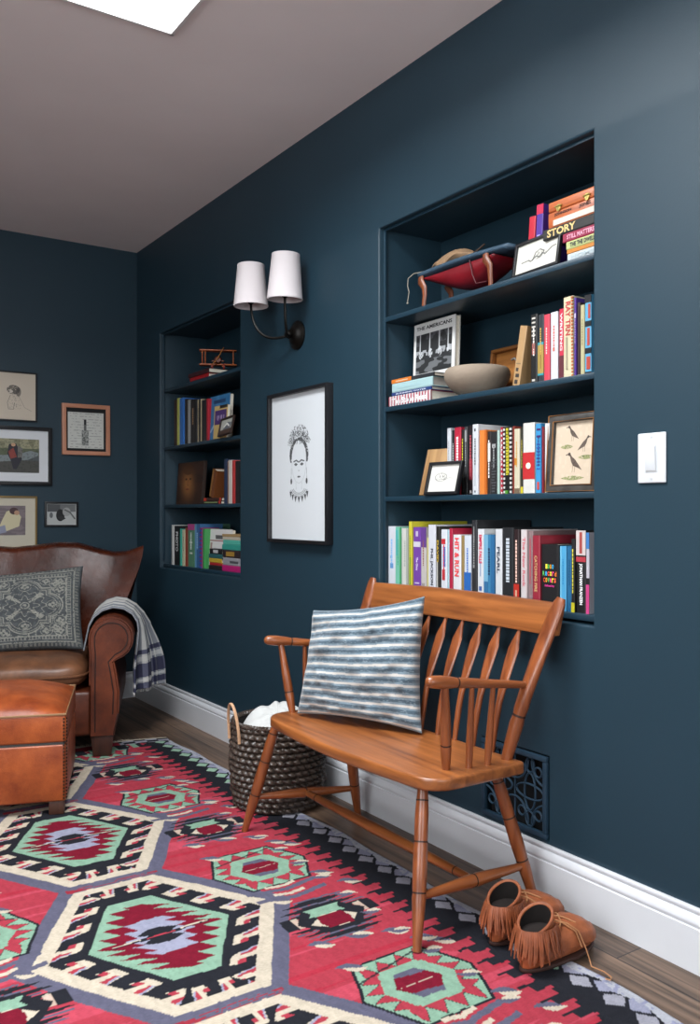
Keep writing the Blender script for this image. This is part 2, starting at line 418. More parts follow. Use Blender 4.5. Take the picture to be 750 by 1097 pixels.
# ---------------- the kilim rug ----------------
def rug():
    xa,xb,ya,yb=-1.66,-.20,.62,3.735; st=.0036
    nx=int((xb-xa)/st); ny=int((yb-ya)/st)
    X,Y=np.meshgrid(np.linspace(xa,xb,nx),np.linspace(ya,yb,ny))
    # hand-woven wobble of the design
    wx=X+.006*(vnoise(X*7,Y*5,1)-.5)+.004*(vnoise(X*30,Y*22,2)-.5)
    wy=Y+.010*(vnoise(X*5,Y*7,3)-.5)+.005*(vnoise(X*60,Y*14,4)-.5)+.02*(wx+.92)*0
    RED='9c3542'; RED2='8e2b38'; MAR='6e1427'; INK='202127'; CRM='b9ad9b'; GRN='7c9c87'; PUR='565567'; LAV='8c8da0'
    col=fill(X,RED)
    ab=vnoise(X*1.5,Y*45,7); put(col,ab>.72,'b8495a',.6); put(col,ab<.22,'a02436',.6)
    cx=-.92
    def hexn(u,w,hx,hy,top): # polygon test for a flat topped hexagon
        return (np.abs(w)<hy)&(np.abs(u)<hx-(hx-top)*np.abs(w)/hy)
    # --- scattered two-tone half moons
    def moon(px,py,s=1,flip=1):
        u0=(wx-px)/s; w0=(wy-py)/s
        u=u0*.90-w0*.44; w=(u0*.44+w0*.90)*flip
        put(col,(np.abs(u-.006)<.026)&(w>0)&(w<.017*(1-((u-.006)/.028)**2)),CRM)
        put(col,(np.abs(u+.008)<.030)&(w<=0)&(w>-.019*(1-((u+.008)/.033)**2)),PUR)
    def tooth(v,p): return np.abs(((v/p)%1)-.5)*2
    # --- green toothed cartouche
    def cart(px,py,sx=1):
        u=(wx-px)*sx; w=wy-py
        o=hexn(u,w,.142,.128,.085)
        put(col,hexn(u,w,.150,.134,.092),INK); put(col,o,GRN)
        # red ring cut by green teeth (sides: teeth along x, ends: triangles)
        d=np.maximum(np.abs(u)/(.142-.057*np.abs(w)/.128),np.abs(w)/.128)
        side=np.abs(u)/.142>np.abs(w)/.128
        tt=np.where(side,tooth(w,.040),tooth(u,.050))
        edge=.96-.34*tt
        put(col,o&(d<edge+.03)&(d>.56),INK,.9); put(col,o&(d<edge)&(d>.56),RED)
        # green diagonals joining the rings
        put(col,hexn(u,w,.094,.080,.050),GRN)
        put(col,hexn(u,w,.060,.054,.028),PUR); put(col,hexn(u,w,.060,.054,.028)&(np.abs(w+.1*u)<.034),MAR)
        put(col,(np.abs(w-.02*u)<.0016)&(np.abs(u)<.05),CRM,.8)
        put(col,o&(np.abs(u)<.12)&(np.abs(w-u*.25-.095)<.003),INK,.9)
    # --- dark eye motif with long arms
    def eye(px,py,sx=1):
        u=(wx-px)*sx; w=wy-py
        for s in (-1,1):
            for k in range(3):
                yy=.035+.028*k; L=.135-.022*k
                a=(np.abs(w-s*yy-.10*u*s*0)<.0095*(1-np.clip(np.abs(u)/L,0,1)**2)+.001)&(np.abs(u)<L)
                put(col,a,INK)
                put(col,(np.abs(w-s*(yy+.014))<.0035)&(np.abs(u-.02*s)<L*.8),PUR)
        # left and right blocks
        for s in (-1,1):
            put(col,(np.abs(u-s*.118)<.016)&(np.abs(w-.01)<.030),INK); put(col,(np.abs(u-s*.092)<.010)&(np.abs(w-.01)<.026),CRM,.8)
        put(col,hexn(u,w,.098,.074,.046),INK)
        put(col,(w>.018)&(w<.058)&(np.abs(u)<.040+.6*np.abs(w-.038)),GRN)
        put(col,hexn(u,w+.018,.066,.036,.024),CRM); put(col,hexn(u,w+.018,.042,.034,.034),MAR)
    def chevs(px,py,sx=1):
        u=(wx-px)*sx; w=wy-py
        for k in range(2):
            ww=w-.052*k+.026
            put(col,(np.abs(ww-.22*np.abs(u)+.02)<.009)&(np.abs(u)<.105),PUR)
            put(col,(np.abs(ww-.22*np.abs(u)-.004)<.007)&(np.abs(u)<.045),CRM)
    per=.726
    for i in range(-1,5):
        cy=1.974+per*(i-1)
        # --- big hexagonal medallion
        u=wx-cx; w=wy-cy
        Dm=((.345-.215*np.abs(w)/.372)-np.abs(u))*.87; Dm=np.minimum(Dm,(.372-np.abs(w))*1.15)
        put(col,Dm>-.006,PUR); put(col,Dm>.034,CRM)
        K=Dm>.062; put(col,K,INK)
        q=(Dm-.062)/.070                              # 0 at the cream band, 1 at the inner black frame
        z=K&(q<1)
        side=((.372-np.abs(w))*1.15>(.345-.215*np.abs(w)/.372-np.abs(u))*.87)
        along=np.where(side,w*np.sign(u),u*1.0*np.sign(w))
        pp=np.where(side,.0800,.062)
        tt=((along/pp+.10*q+.5)%1)-.5
        put(col,z,CRM)
        spike=(np.abs(tt)<.13+.17*q)|(q>.90)
        hook=(q>.10)&(q<.42)&(tt>-.08)&(tt<.40)
        put(col,z&(q<.62)&(tt<-.17-.20*q)&(tt>-.40),RED)
        put(col,z&(q<.62)&(tt<-.12-.24*q)&(tt>-.19-.24*q),LAV)
        put(col,z&(q>.40)&(q<.66)&(tt>.22)&(tt<.42),RED)
        put(col,z&(spike|hook),INK)
        put(col,z&(q<.10),CRM)
        # top and bottom striped seams
        put(col,(np.abs(np.abs(w)-.372)<.010)&(np.abs(u)<.125),RED2)
        for kk in range(3): put(col,(np.abs(np.abs(w)-.366-.006*kk)<.0022)&(np.abs(u-.02*kk)<.10),PUR)
        # green field
        G=hexn(u,w,.176,.215,.055); put(col,G,GRN)
        lim=.176-.121*np.abs(w)/.215
        sf=((w*np.sign(u)/.0385)+.3)%1; sf=np.minimum(sf,1.0)
        put(col,G&(np.abs(w)<.180)&(np.abs(u)<lim-.014-.052*sf),MAR)
        put(col,G&(np.abs(w)<.092)&(np.abs(u)<(lim-.014)*.54-.034*sf),LAV)
        put(col,(np.abs(w)<.040)&(np.abs(u)<.010+.9*(.040-np.abs(w))*0+.040*(1-np.abs(np.abs(w)-.022)/.024)),INK)
        put(col,(np.abs(w-.03*u)<.0075)&(np.abs(u)<.052),INK); put(col,(np.abs(w-.03*u)<.003)&(np.abs(u)<.036),RED)
        put(col,(np.abs(w-.03*u)<.0032)&(np.abs(np.abs(u)-.085)<.040),INK)
        put(col,(np.abs(w-.03*u-.004)<.0026)&(np.abs(np.abs(u)-.085)<.036),CRM)
        for s in (-1,1):
            px=cx+s*.378
            cart(px,cy+.214,s); eye(px+s*.012,cy-.146,s)
            chevs(px-s*.01,cy+.040,s)
            for (a,c_) in ((.16,.322),(.13,.085),(.165,-.005),(.135,.36),(-.06,-.008),(-.085,.345),(.02,-.268),(-.085,-.262),(.10,-.30)):
                moon(px+s*a,cy+c_,1.0,1 if (a*10)%2<1 else -1)
            for k in range(6): moon(cx+s*.492,cy-.30+.121*k,.85,1)
    # --- side borders: comb teeth, ink band, chequer of lozenges
    for s in (-1,1):
        e=s*(wx-cx)                                  # grows outwards to .72
        tt=((Y/.062)+(.0))%1; up=((wy*1.0/.062))%1
        L=np.where(up<.36,.560,np.where(up<.5,.535,np.where(up<.84,.592,.612)))
        sub=(wy/.0155)%1
        put(col,(e>L)&(e<.648),INK); put(col,(e>.604)&(e<.648),INK)
        B=e>=.640
        put(col,B,INK)
        lz=lambda ph,c0,hw,hh,c: put(col,B&(np.abs(((wy/.088+ph)%1)-.5)*.088/hh+np.abs(e-c0)/hw<1),c)
        lz(0,.668,.026,.030,'93929c'); lz(.5,.694,.026,.030,LAV)
        edge=.717-.016*np.abs(((wy/.12)%1)-.5)*2
        put(col,e>edge-.010,'a5a6ae'); put(col,(e>edge-.010)&(vnoise(X*90,Y*90,9)>.7),'70729a',.6)
        gpatch=vnoise(X*.6,Y*2.2,12)
        put(col,B&(gpatch>.62)&(np.abs(((wy/.088)%1)-.5)*.088/.030+np.abs(e-.668)/.026<1),'8fae97')
    # far end: chequered band and cream hem
    E=(Y>3.66)
    put(col,E&(X>-.42),INK); put(col,E&(X<=-.42),RED2)
    put(col,(Y>3.60)&(Y<3.668)&(((X/.09)%1)<.5)&(X<-.34),INK)
    put(col,(Y>3.60)&(Y<3.66)&(((X/.09)%1)>.7)&(X<-.34),GRN)
    put(col,E&(X>-.42)&((((X/.05)+np.floor(Y/.028))%2)<1),'93929c')
    put(col,Y>3.718,'b9b0a0')
    # yarn mottling
    nz=.90+.2*vnoise(X*130,Y*60,21); col*=nz[...,None]
    # outline of the rug: slightly uneven selvedge
    XX=X.copy(); k=(X-xa)/(xb-xa)
    XX+=k**6*(.006*np.sin(Y*6.3)+.004*np.sin(Y*17)-.008)
    YY=Y.copy(); kk=(Y-ya)/(yb-ya); YY+=kk**8*(.012*np.sin(X*9)-.03*np.clip((X+.42)/.22,0,1)**2)
    Z=.0055+.0016*(vnoise(X*6,Y*5,31)-.5)*2*.6
    Z+=.0*X
    pos=np.stack([XX,YY,Z],-1)
    m=attr_mat('kilim_wool',rough=.95,weave=(160,700,100),bump=.35,var=.14,sheen=0,spec=.12)
    o=colorgrid('rug',pos,col,m,solid=.005,smooth=True)
    tag(o,'red, black, cream and green flat-woven kilim rug with hexagonal medallions','rug')
    # knotted fringe on the far hem
    fr=MB(); rnd=random.Random(4)
    x=-1.64
    while x<-.36:
        y=3.735+.012*math.sin(x*9)-.004; a=rnd.uniform(-.01,.01); L=rnd.uniform(.018,.034)
        fr.ring([(x,y,.006),(x+a*.5,y+L*.5,.007),(x+a,y+L,.003)],[.0016,.0014,.0008],4); x+=rnd.uniform(.005,.009)
    tag(fr.build('fringe',M('c9bfae',.9),o),kind='stuff')
rug()
# ---------------- spindle-back bench ----------------
MAPLE=wood('74401f','a66332',.32,1,1.0,.35)
MAPLEX=wood('703a1c','9c582d',.32,0,1.0,.35)
MAPLEZ=wood('6c361b','96522b',.32,2,1.0,.35)
GROOVE=M('2a130b',.6)
def bench():
    O=Vector((-.27,1.985,0))
    r=thing('bench','orange-brown wooden spindle-back bench standing against the blue wall','bench',O)
    def L(p): return tuple(Vector(p)-O)
    # seat: bowed front, rounded corners
    z1=.383; th=.031
    xf,xr,y0,y1=-.425,-.118,1.570,2.395
    pts=[]
    def corner(cx,cy,rad,a0,a1,n=8):
        for i in range(n+1):
            a=R(a0+(a1-a0)*i/n); pts.append((cx+rad*math.cos(a),cy+rad*math.sin(a)))
    corner(xr-.012,y1-.012,.012,0,90,3)
    corner(xf+.075,y1-.075,.075,90,180)
    for i in range(1,16):
        t=i/16; pts.append((xf-.024*math.sin(PI*t),y1-.075+(y0-y1+.15)*t))
    corner(xf+.075,y0+.075,.075,180,270)
    corner(xr-.012,y0+.012,.012,270,360,3)
    mb=MB(); mb.prism([(x-O.x,y-O.y) for x,y in pts],z1-th,z1,'z')
    mb.build('seat',MAPLE,r,bevel=.007,seg=3,ang=60)
    # legs
    def turned(a,b,prof,grooves,nm,mat,par=r,n=16,taper=None):
        A,B=Vector(a),Vector(b); m=MB()
        m.ring([L(A.lerp(B,t)) for t,_ in prof],[q for _,q in prof],n)
        o=m.build(nm,mat,par,ang=70)
        for t in grooves:
            g=MB(); rr=np.interp(t,[p[0] for p in prof],[p[1] for p in prof])
            g.ring([L(A.lerp(B,t-.0018/(B-A).length)),L(A.lerp(B,t+.0018/(B-A).length))],rr+.0005,n)
            g.build('turned_ring',GROOVE,o)
        return o
    legp=[(0,.0100),(.06,.0112),(.30,.0168),(.335,.0156),(.36,.0165),(.45,.0176),(.60,.0170),(.635,.0158),(.66,.0166),(.80,.0164),(.88,.0146),(1.0,.0115)]
    legs={}
    for k,(f,t) in {'fr':((-.470,1.565,0.0065),(-.386,1.648,.36)),'fl':((-.450,2.462,0.0065),(-.375,2.385,.36)),
                    'rr':((-.068,1.582,0),(-.152,1.652,.36)),'rl':((-.072,2.380,0),(-.158,2.318,.36))}.items():
        legs[k]=(Vector(f),Vector(t)); turned(f,t,legp,[.335,.635,.885],'leg',MAPLEZ)
    def at(k,z):
        a,b=legs[k]; return a.lerp(b,z/.36)
    sp=[(0,.0085),(.2,.0115),(.47,.0165),(.5,.0150),(.53,.0165),(.8,.0115),(1,.0085)]
    mids=[]
    for a,b in (('fr','rr'),('fl','rl')):
        A,B=at(a,.112),at(b,.106); turned(A,B,sp,[.5],'side_stretcher',MAPLEX,n=14); mids.append(A.lerp(B,.5))
    turned(mids[0],mids[1],[(0,.009),(.08,.011),(.5,.0165),(.92,.011),(1,.009)],[.085,.915],'center_stretcher',MAPLE,n=14)
    # back posts: round below, flattened above
    pb={0:((-.142,1.618,z1-.01),(-.030,1.533,.792)),1:((-.142,2.342,z1-.01),(-.030,2.352,.792))}
    def postpt(k,t):
        a,b=Vector(pb[k][0]),Vector(pb[k][1]); p=a.lerp(b,t); p.x+=.012*math.sin(PI*t)*-1; return p
    for k in (0,1):
        m=MB(); T=[0,.12,.24,.29,.33,.45,.6,.75,.9,.97,1]
        rad=[(.0135,.0135),(.0165,.0165),(.0185,.0180),(.0160,.016),(.0185,.0175),(.0205,.015),(.0225,.0125),(.0235,.0115),(.0225,.0105),(.019,.010),(.013,.008)]
        m.ring([L(postpt(k,t)) for t in T],rad,16,flat=((0,1,0),1))
        o=m.build('back_post',MAPLEZ,r,ang=70)
        g=MB(); g.ring([L(postpt(k,.285)),L(postpt(k,.297))],.0168,16); g.build('turned_ring',GROOVE,o)
    # crest rail
    def crest(u,v):
        pass
    m=MB(); nu=24
    rows=[]
    lean=Vector((.11,0,.397)).normalized()
    for i in range(nu+1):
        t=i/nu; y=1.528+(2.357-1.528)*t
        bow=.010*math.sin(PI*t)          # slight curve into the wall
        zt=.778+.006*math.sin(PI*t); zb=.698+.004*math.sin(PI*t)
        xt=-.030+bow*.6; xb=-.052+bow*.6
        th_=.0105
        rows.append([L((xb-th_,y,zb)),L((xt-th_,y,zt-.004)),L((xt-th_+.004,y,zt)),L((xt+th_-.004,y,zt)),L((xt+th_,y,zt-.004)),L((xb+th_,y,zb))])
    k=m.av([p for rw in rows for p in rw]); n=6
    for i in range(nu):
        for j in range(n): m.af([(i*n+j,i*n+(j+1)%n,(i+1)*n+(j+1)%n,(i+1)*n+j)],k)
    m.af([tuple(range(n)),tuple(nu*n+j for j in reversed(range(n)))],k)
    m.build('crest_rail',MAPLE,r,bevel=.002,ang=45)
    # nine arrow spindles
    for i in range(9):
        yt=1.661+.0748*i; ybm=1.684+.0738*i
        a=Vector((-.128,ybm,z1-.008)); b=Vector((-.047,yt,.703))
        m=MB(); T=[0,.15,.3,.42,.52,.62,.74,.84,.90,.95,1]
        W=[.0070,.0084,.0092,.0098,.0135,.0168,.0190,.0196,.0130,.0070,.0040]; H=[.0065,.0078,.0082,.0075,.0062,.0055,.0052,.0052,.0055,.0055,.005]
        P=[]
        for t in T:
            p=a.lerp(b,t); p.x-=.016*math.sin(PI*t); P.append(L(p))
        m.ring(P,list(zip(W,H)),12,flat=((0,1,0),1)); m.build('spindle',MAPLEZ,r,ang=60)
    # arms and their supports
    for s,(f,b) in enumerate((((-.405,1.612,.608),(-.092,1.577,.572)),((-.398,2.428,.608),(-.090,2.352,.572)))):
        T=[(0,.005),(.012,.0105),(.04,.0148),(.12,.0163),(.22,.0145),(.265,.0125),(.285,.0120),(.31,.0132),(.5,.0116),(.8,.0102),(1,.0075)]
        turned(f,b,T,[.278],'arm',MAPLEX,n=16)
        F,B=Vector(f),Vector(b)
        ys=1 if s==0 else -1
        sup=[((-.325,1.634,z1-.008) if s==0 else (-.330,2.366,z1-.008),.17,[(0,.0088),(.12,.0118),(.29,.0142),(.32,.0130),(.35,.0142),(.6,.0130),(.85,.0100),(1,.009)],[.32]),
             ((-.272,1.612,z1-.008) if s==0 else (-.268,2.388,z1-.008),.42,[(0,.0088),(.3,.0098),(1,.0065)],[]),
             ((-.215,1.607,z1-.008) if s==0 else (-.212,2.388,z1-.008),.62,[(0,.0088),(.3,.0098),(1,.0065)],[])]
        for bp,t,pr,gr in sup:
            tp=F.lerp(B,t); tp.z-=.008
            turned(bp,tp,pr,gr,'arm_support',MAPLEZ,n=12)
bench()
# ---------------- cushions ----------------
def cushion(root,corners,thick,colfn,mat,name='cover',N=90,pinch=.05,seed=0,wr=.004):
    """corners: TL,TR,BR,BL in root space (seen from the room side)"""
    TL,TR,BR,BL=[np.array(c,float) for c in corners]
    nrm=np.cross(TR-TL,BL-TL); nrm/=np.linalg.norm(nrm)   # towards the back
    U,V=np.meshgrid(np.linspace(0,1,N),np.linspace(0,1,N))
    a=2*U-1; b=2*V-1
    pu=1-pinch*(1-b**2)**1.0*1.0; pv=1-pinch*(1-a**2)
    # keep the corners pointed, pull the edges in
    a2=a*(1-pinch*(1-b**2)*np.abs(a)**3); b2=b*(1-pinch*(1-a**2)*np.abs(b)**3)
    Uu=(a2+1)/2; Vv=(b2+1)/2
    P=((1-Uu)*(1-Vv))[...,None]*TL+(Uu*(1-Vv))[...,None]*TR+(Uu*Vv)[...,None]*BR+((1-Uu)*Vv)[...,None]*BL
    h=thick/2*np.power(np.clip(1-a**2,0,1),.42)*np.power(np.clip(1-b**2,0,1),.42)
    w=(vnoise(a*3.5+20,b*3.5+20,seed)-.5)*wr*3+(vnoise(a*9+20,b*9+20,seed+1)-.5)*wr
    env=np.clip((1-np.abs(a))*8,0,1)*np.clip((1-np.abs(b))*8,0,1)
    front=P-nrm*(h+w*env)[...,None]; back=P+nrm*(h*.9)[...,None]
    colA=colfn(U,V)
    pos=np.concatenate([front,back[::-1]],0); col=np.concatenate([colA,colA[::-1]],0)
    o=colorgrid(name,pos,col,mat,root)
    bm=bmesh.new(); bm.from_mesh(o.data); bmesh.ops.remove_doubles(bm,verts=bm.verts,dist=2e-4)
    # close the sides
    bmesh.ops.recalc_face_normals(bm,faces=bm.faces); bm.to_mesh(o.data); bm.free()
    for p in o.data.polygons: p.use_smooth=True
    return o
linen=attr_mat('striped_linen',rough=.95,weave=(500,500,500),bump=.25,var=.10,sheen=.3)
def stripes(U,V):
    c=fill(U,'bdb8b1')
    v=V+.004*np.sin(U*9)+.003*(vnoise(U*20,V*4,3)-.5)
    t=(v*13.2+.25)%1
    fuzz=(vnoise(U*14,V*120,5)-.5)*.05
    blue=(t+fuzz>.24)&(t+fuzz<.99)
    put(c,blue,'6d7e89'); put(c,blue&(np.abs(t+fuzz-.62)<.17),'465762'); put(c,blue&(vnoise(U*70,V*300,8)>.72),'8a979f',.5)
    put(c,blue&(np.abs(t-.60)<.05),'42505e',.7)
    return c
r=thing('cushion','blue, grey and cream striped square cushion leaning on the wooden bench','cushion',(-.26,2.16,.385))
o0=Vector((-.26,2.16,.385))
cushion(r,[tuple(Vector(p)-o0) for p in ((-.280,2.325,.703),(-.108,1.985,.765),(-.172,1.918,.388),(-.338,2.325,.388))],.150,stripes,linen,seed=11,N=230,pinch=.085,wr=.008)
# ---------------- basket ----------------
def basket():
    r=thing('basket','round dark woven seagrass basket between the bench and the armchair','basket',(-.222,2.655,.0062))
    nr=14; H=.285; R0=.150
    def wv(u,v):
        k=v*nr; row=min(int(k),nr-1); t=k-row
        ph=u*36+ (row*.5) + .25*math.sin(row*7.1)
        x=ph%1
        rnd_=math.sin(int(ph)*12.9898+row*78.233)*43758.5453; rnd_-=math.floor(rnd_)
        bulge=(math.sin(PI*t)**.6)*(.12+.88*math.sin(PI*((x+.5*(t-.5))%1))**.7)
        rad=R0+.006*math.sin(PI*v)+.0135*bulge*(.75+.5*rnd_)-.010*(1-v)**6
        a=2*PI*u
        return (rad*math.cos(a),rad*math.sin(a),v*H)
    mb=MB(); mb.grid(wv,46*7,nr*7+1,True)
    SG=M('453a33',.34,.5,45,.3,stretch=(1,1,3))
    mb.build('body',SG,r)
    m=MB(); m.lathe([(.001,.006),(.140,.006),(.146,.02),(.147,H-.01),(.151,H+.001),(.157,H-.002)],48,cap=False); m.build('dark_inner',M('1f1a17',.8),r)
    # braided rim
    m=MB()
    for k in range(2):
        m.ring([(.153*math.cos(a)+.004*math.cos(a)*math.cos(40*a+k*PI),.153*math.sin(a)+.004*math.sin(a)*math.cos(40*a+k*PI),H+.004*math.sin(40*a+k*PI)) for a in [2*PI*i/400 for i in range(400)]],.0058,6,closed=True)
    m.build('rim',SG,r)
    # leather loop handles
    TAN=M('c49a78',.55,.1,40)
    for a0 in (R(177),R(-3)):
        m=MB(); P=[]
        c=Vector((math.cos(a0),math.sin(a0),0)); tv=Vector((-math.sin(a0),math.cos(a0),0))
        for i in range(25):
            t=i/24*1.0; s=math.cos(PI*t); zz=math.sin(PI*t)
            p=c*(.163+.012*zz)+tv*(.042*s*(1.0))+Vector((0,0,H-.055+.128*zz**.8))
            P.append(tuple(p))
        m.ring(P,[(.0055,.0032)]*25,8,flat=(tuple(c),1)); m.build('handle',TAN,r)
    # cloth heaped inside is its own thing
    q=thing('folded_cloth','white cotton cloth heaped inside the dark woven basket','cloth',(-.222,2.655,.24))
    def cl(u,v):
        a=2*PI*u; rr=.132*v
        x=rr*math.cos(a); y=rr*math.sin(a)
        z=.055+.045*math.exp(-((x-.045)**2+(y-.02)**2)/.004)+.030*math.exp(-((x+.05)**2+(y-.05)**2)/.003)-.055*v**5
        z+=.010*math.sin(5*a+v*6)*v*(1-v)*3+.006*math.sin(x*90+y*40)*(1-v**4)
        return (x,y,z)
    m=MB(); m.grid(cl,80,26,True); m.build('cloth',M('c9c9c6',.9,.03,20,.1,bscale=300,sheen=.3),q,solid=.003)
basket()
# ---------------- fringed boots ----------------
SUEDE=M('97532f',.55,.28,38,.3,bscale=140)
SUEDE2=M('8a4a2b',.5,.25,50,.2)
def boot(loc,rz,label,mir=1,lace_out=False):
    r=thing('fringed_boot',label,'boot',loc,rz,group=None)
    # local: toe +X, width Y, up Z
    LN=.235
    def hull(u,v):
        # u around, v heel->toe along length
        x=-.07+LN*v
        # half width & height profile of the foot
        wd=np.interp(v,[0,.025,.07,.2,.4,.6,.8,.93,.98,1],[.001,.020,.031,.036,.036,.046,.050,.038,.020,.001])
        ht=np.interp(v,[0,.025,.07,.2,.38,.55,.75,.92,.98,1],[.040,.050,.058,.066,.074,.078,.070,.050,.030,.018])
        a=2*PI*u; cy=mir*(-.006*math.sin(PI*v)+.010*v*v)
        y=cy+wd*math.copysign(abs(math.cos(a))**.75,math.cos(a)); s_=math.sin(a)
        z=ht*(.5+.5*math.copysign(abs(s_)**.8,s_))
        if s_<-.2: y=cy+(y-cy)*.88
        pucker=.0015*math.sin(u*60)*(1 if .55<v<.95 and s_>0 else 0)
        return (x,y,z+.006+pucker)
    m=MB(); m.grid(hull,40,34,True); m.build('vamp',SUEDE,r)
    # moccasin toe seam
    m=MB(); P=[]
    for i in range(21):
        a=-PI/2+PI*i/20; P.append((.075+.068*math.cos(a)*1.0,.030*math.sin(a),.052+.010*(1-math.cos(a))*0+.012-.028*max(0,math.cos(a))**1.5))
    m.ring(P,.0022,6); m.build('seam',M('c99478',.6),r)
    # sole
    S=[]
    for i in range(40):
        a=2*PI*i/40; cx=math.cos(a)
        S.append((.0475+.121*cx, (.036 if cx<0 else .042)*math.sin(a)*(1 if abs(cx)<.9 else .95)))
    m=MB(); m.prism(S,0,.009,'z'); m.build('sole',M('3a2018',.7),r,bevel=.003)
    # ankle cuff: open top, sloping up to the front flap
    def cuff(u,v):
        a=2*PI*u; rx=.045-.004*v; ry=.034-.003*v
        z=.062+(.044+.020*math.cos(a-.35)*1.0)*v
        return (-.022+rx*math.cos(a)-.004*v,ry*math.sin(a),z)
    m=MB(); m.grid(cuff,40,9,True); m.build('ankle_cuff',SUEDE,r,solid=.003)
    m=MB(); m.grid(lambda u,v:(cuff(u,v)[0]*.0+(-.022-.004*v)+(cuff(u,v)[0]+.022+.004*v)*.93,cuff(u,v)[1]*.92,cuff(u,v)[2]-.004),40,9,True); m.build('dark_inner',M('140c09',.9),r)  # near-black inner skin paints the shade inside the cuff
    m=MB()
    for zz in (.30,.97):
        m.ring([tuple(Vector(cuff(i/40,zz))*1.0+Vector((.0025*math.cos(2*PI*i/40),.0025*math.sin(2*PI*i/40),0))) for i in range(40)],.0024,6,closed=True)
    m.build('cuff_band',SUEDE2,r)
    # near-black disc, the shade down in the boot put in as colour
    m=MB(); m.grid(lambda u,v:(-.022+.040*math.cos(2*PI*u)*(1-v),.029*math.sin(2*PI*u)*(1-v),.080),24,4,True); m.build('dark_inner',M('1a100c',.9),r)
    # fringe strands hanging from the cuff
    rnd=random.Random(int(abs(loc[0]*1000)))
    F=MB(); n=46
    for i in range(n):
        a=R(48)+R(264)*i/(n-1)
        L=rnd.uniform(.050,.070); fl=rnd.uniform(.010,.018); w=rnd.uniform(-.12,.12)
        F.m=0; P=[]
        for k in range(6):
            t=k/5; rx=.0475+fl*(t**.7)*1.0+.004; ry=.0365+fl*(t**.7)+.002
            aa=a+w*t*t
            P.append((-.022+rx*math.cos(aa),ry*math.sin(aa),.094-L*t))
        F.ring(P,[(.0028,.0011)]*5+[(.0016,.0008)],5,flat=((-math.sin(a),math.cos(a),0),1))
    tag(F.build('fringe',SUEDE2,r),kind='stuff')
    # laces
    LC=M('a8744c',.6)
    m=MB()
    m.ring([(.020,.030,.086),(.036,.022,.087),(.056,-.004,.088),(.074,-.030,.079)],.0018,6)
    m.ring([(.020,-.030,.086),(.038,-.018,.087),(.060,.010,.088),(.076,.030,.078)],.0018,6)
    m.ring([(.024,0,.090),(.036,-.024,.087),(.056,-.045,.070),(.066,-.054,.036)],.0018,6)
    if lace_out:
        m.ring([(.024,-.004,.090),(.046,-.030,.085),(.062,-.048,.070),(.074,-.060,.030),(.076,-.068,.008),(.066,-.080,.003),(.070,-.110,.003),(.064,-.134,.003),(.052,-.140,.003),(.048,-.130,.003)],.0016,6)
    m.build('lace',LC,r)
boot((-.265,1.372,.0065),R(3),'tan leather boot with fringe and trailing lace, nearer the camera of the pair',1,True)
boot((-.238,1.500,.0065),R(6),'tan leather fringed boot of the pair, nearer the bench leg',-1)
# ---------------- leather armchair ----------------
def leather(c1,c2,name,rough=.34,scale=6):
    m=bpy.data.materials.new(name); m.use_nodes=True; nt=m.node_tree; b=nt.nodes['Principled BSDF']
    tc=nt.nodes.new('ShaderNodeTexCoord'); n=nt.nodes.new('ShaderNodeTexNoise'); n.inputs['Scale'].default_value=scale; n.inputs['Detail'].default_value=7; n.inputs['Roughness'].default_value=.65
    nt.links.new(tc.outputs['Object'],n.inputs['Vector'])
    r=nt.nodes.new('ShaderNodeValToRGB'); r.color_ramp.elements[0].position=.34; r.color_ramp.elements[1].position=.68
    r.color_ramp.elements[0].color=(*lin(c1),1); r.color_ramp.elements[1].color=(*lin(c2),1)
    nt.links.new(n.outputs['Fac'],r.inputs[0]); nt.links.new(r.outputs[0],b.inputs['Base Color'])
    v=nt.nodes.new('ShaderNodeTexVoronoi'); v.inputs['Scale'].default_value=260; nt.links.new(tc.outputs['Object'],v.inputs['Vector'])
    n2=nt.nodes.new('ShaderNodeTexNoise'); n2.inputs['Scale'].default_value=22; n2.inputs['Detail'].default_value=6; nt.links.new(tc.outputs['Object'],n2.inputs['Vector'])
    ad=nt.nodes.new('ShaderNodeMath'); ad.operation='MULTIPLY_ADD'; ad.inputs[1].default_value=.25; nt.links.new(v.outputs['Distance'],ad.inputs[0]); nt.links.new(n2.outputs['Fac'],ad.inputs[2])
    bp=nt.nodes.new('ShaderNodeBump'); bp.inputs['Strength'].default_value=.22; bp.inputs['Distance'].default_value=.004
    nt.links.new(ad.outputs[0],bp.inputs['Height']); nt.links.new(bp.outputs[0],b.inputs['Normal'])
    mr=nt.nodes.new('ShaderNodeMapRange'); mr.inputs['To Min'].default_value=rough-.08; mr.inputs['To Max'].default_value=rough+.14; nt.links.new(n2.outputs['Fac'],mr.inputs['Value']); nt.links.new(mr.outputs[0],b.inputs['Roughness'])
    b.inputs['Coat Weight'].default_value=.0; b.inputs['Specular IOR Level'].default_value=.4
    return m
LEA=leather('401b0f','70361e','leather_chestnut',.36)
LEAD=leather('2c1008','542310','leather_dark',.24); LEAD.node_tree.nodes['Principled BSDF'].inputs['Specular IOR Level'].default_value=.28
LEAC=leather('4a2f22','7c5238','leather_cushion',.36,9)
LEAO=leather('7a341a','b05a2c','leather_tan',.33,7)
PIPE=M('24100a',.5)
LEGW=wood('2e1710','4a281a',.5,2,1,.1)
def smoothstep(a,b,x):
    t=min(1,max(0,(x-a)/(b-a))); return t*t*(3-2*t)
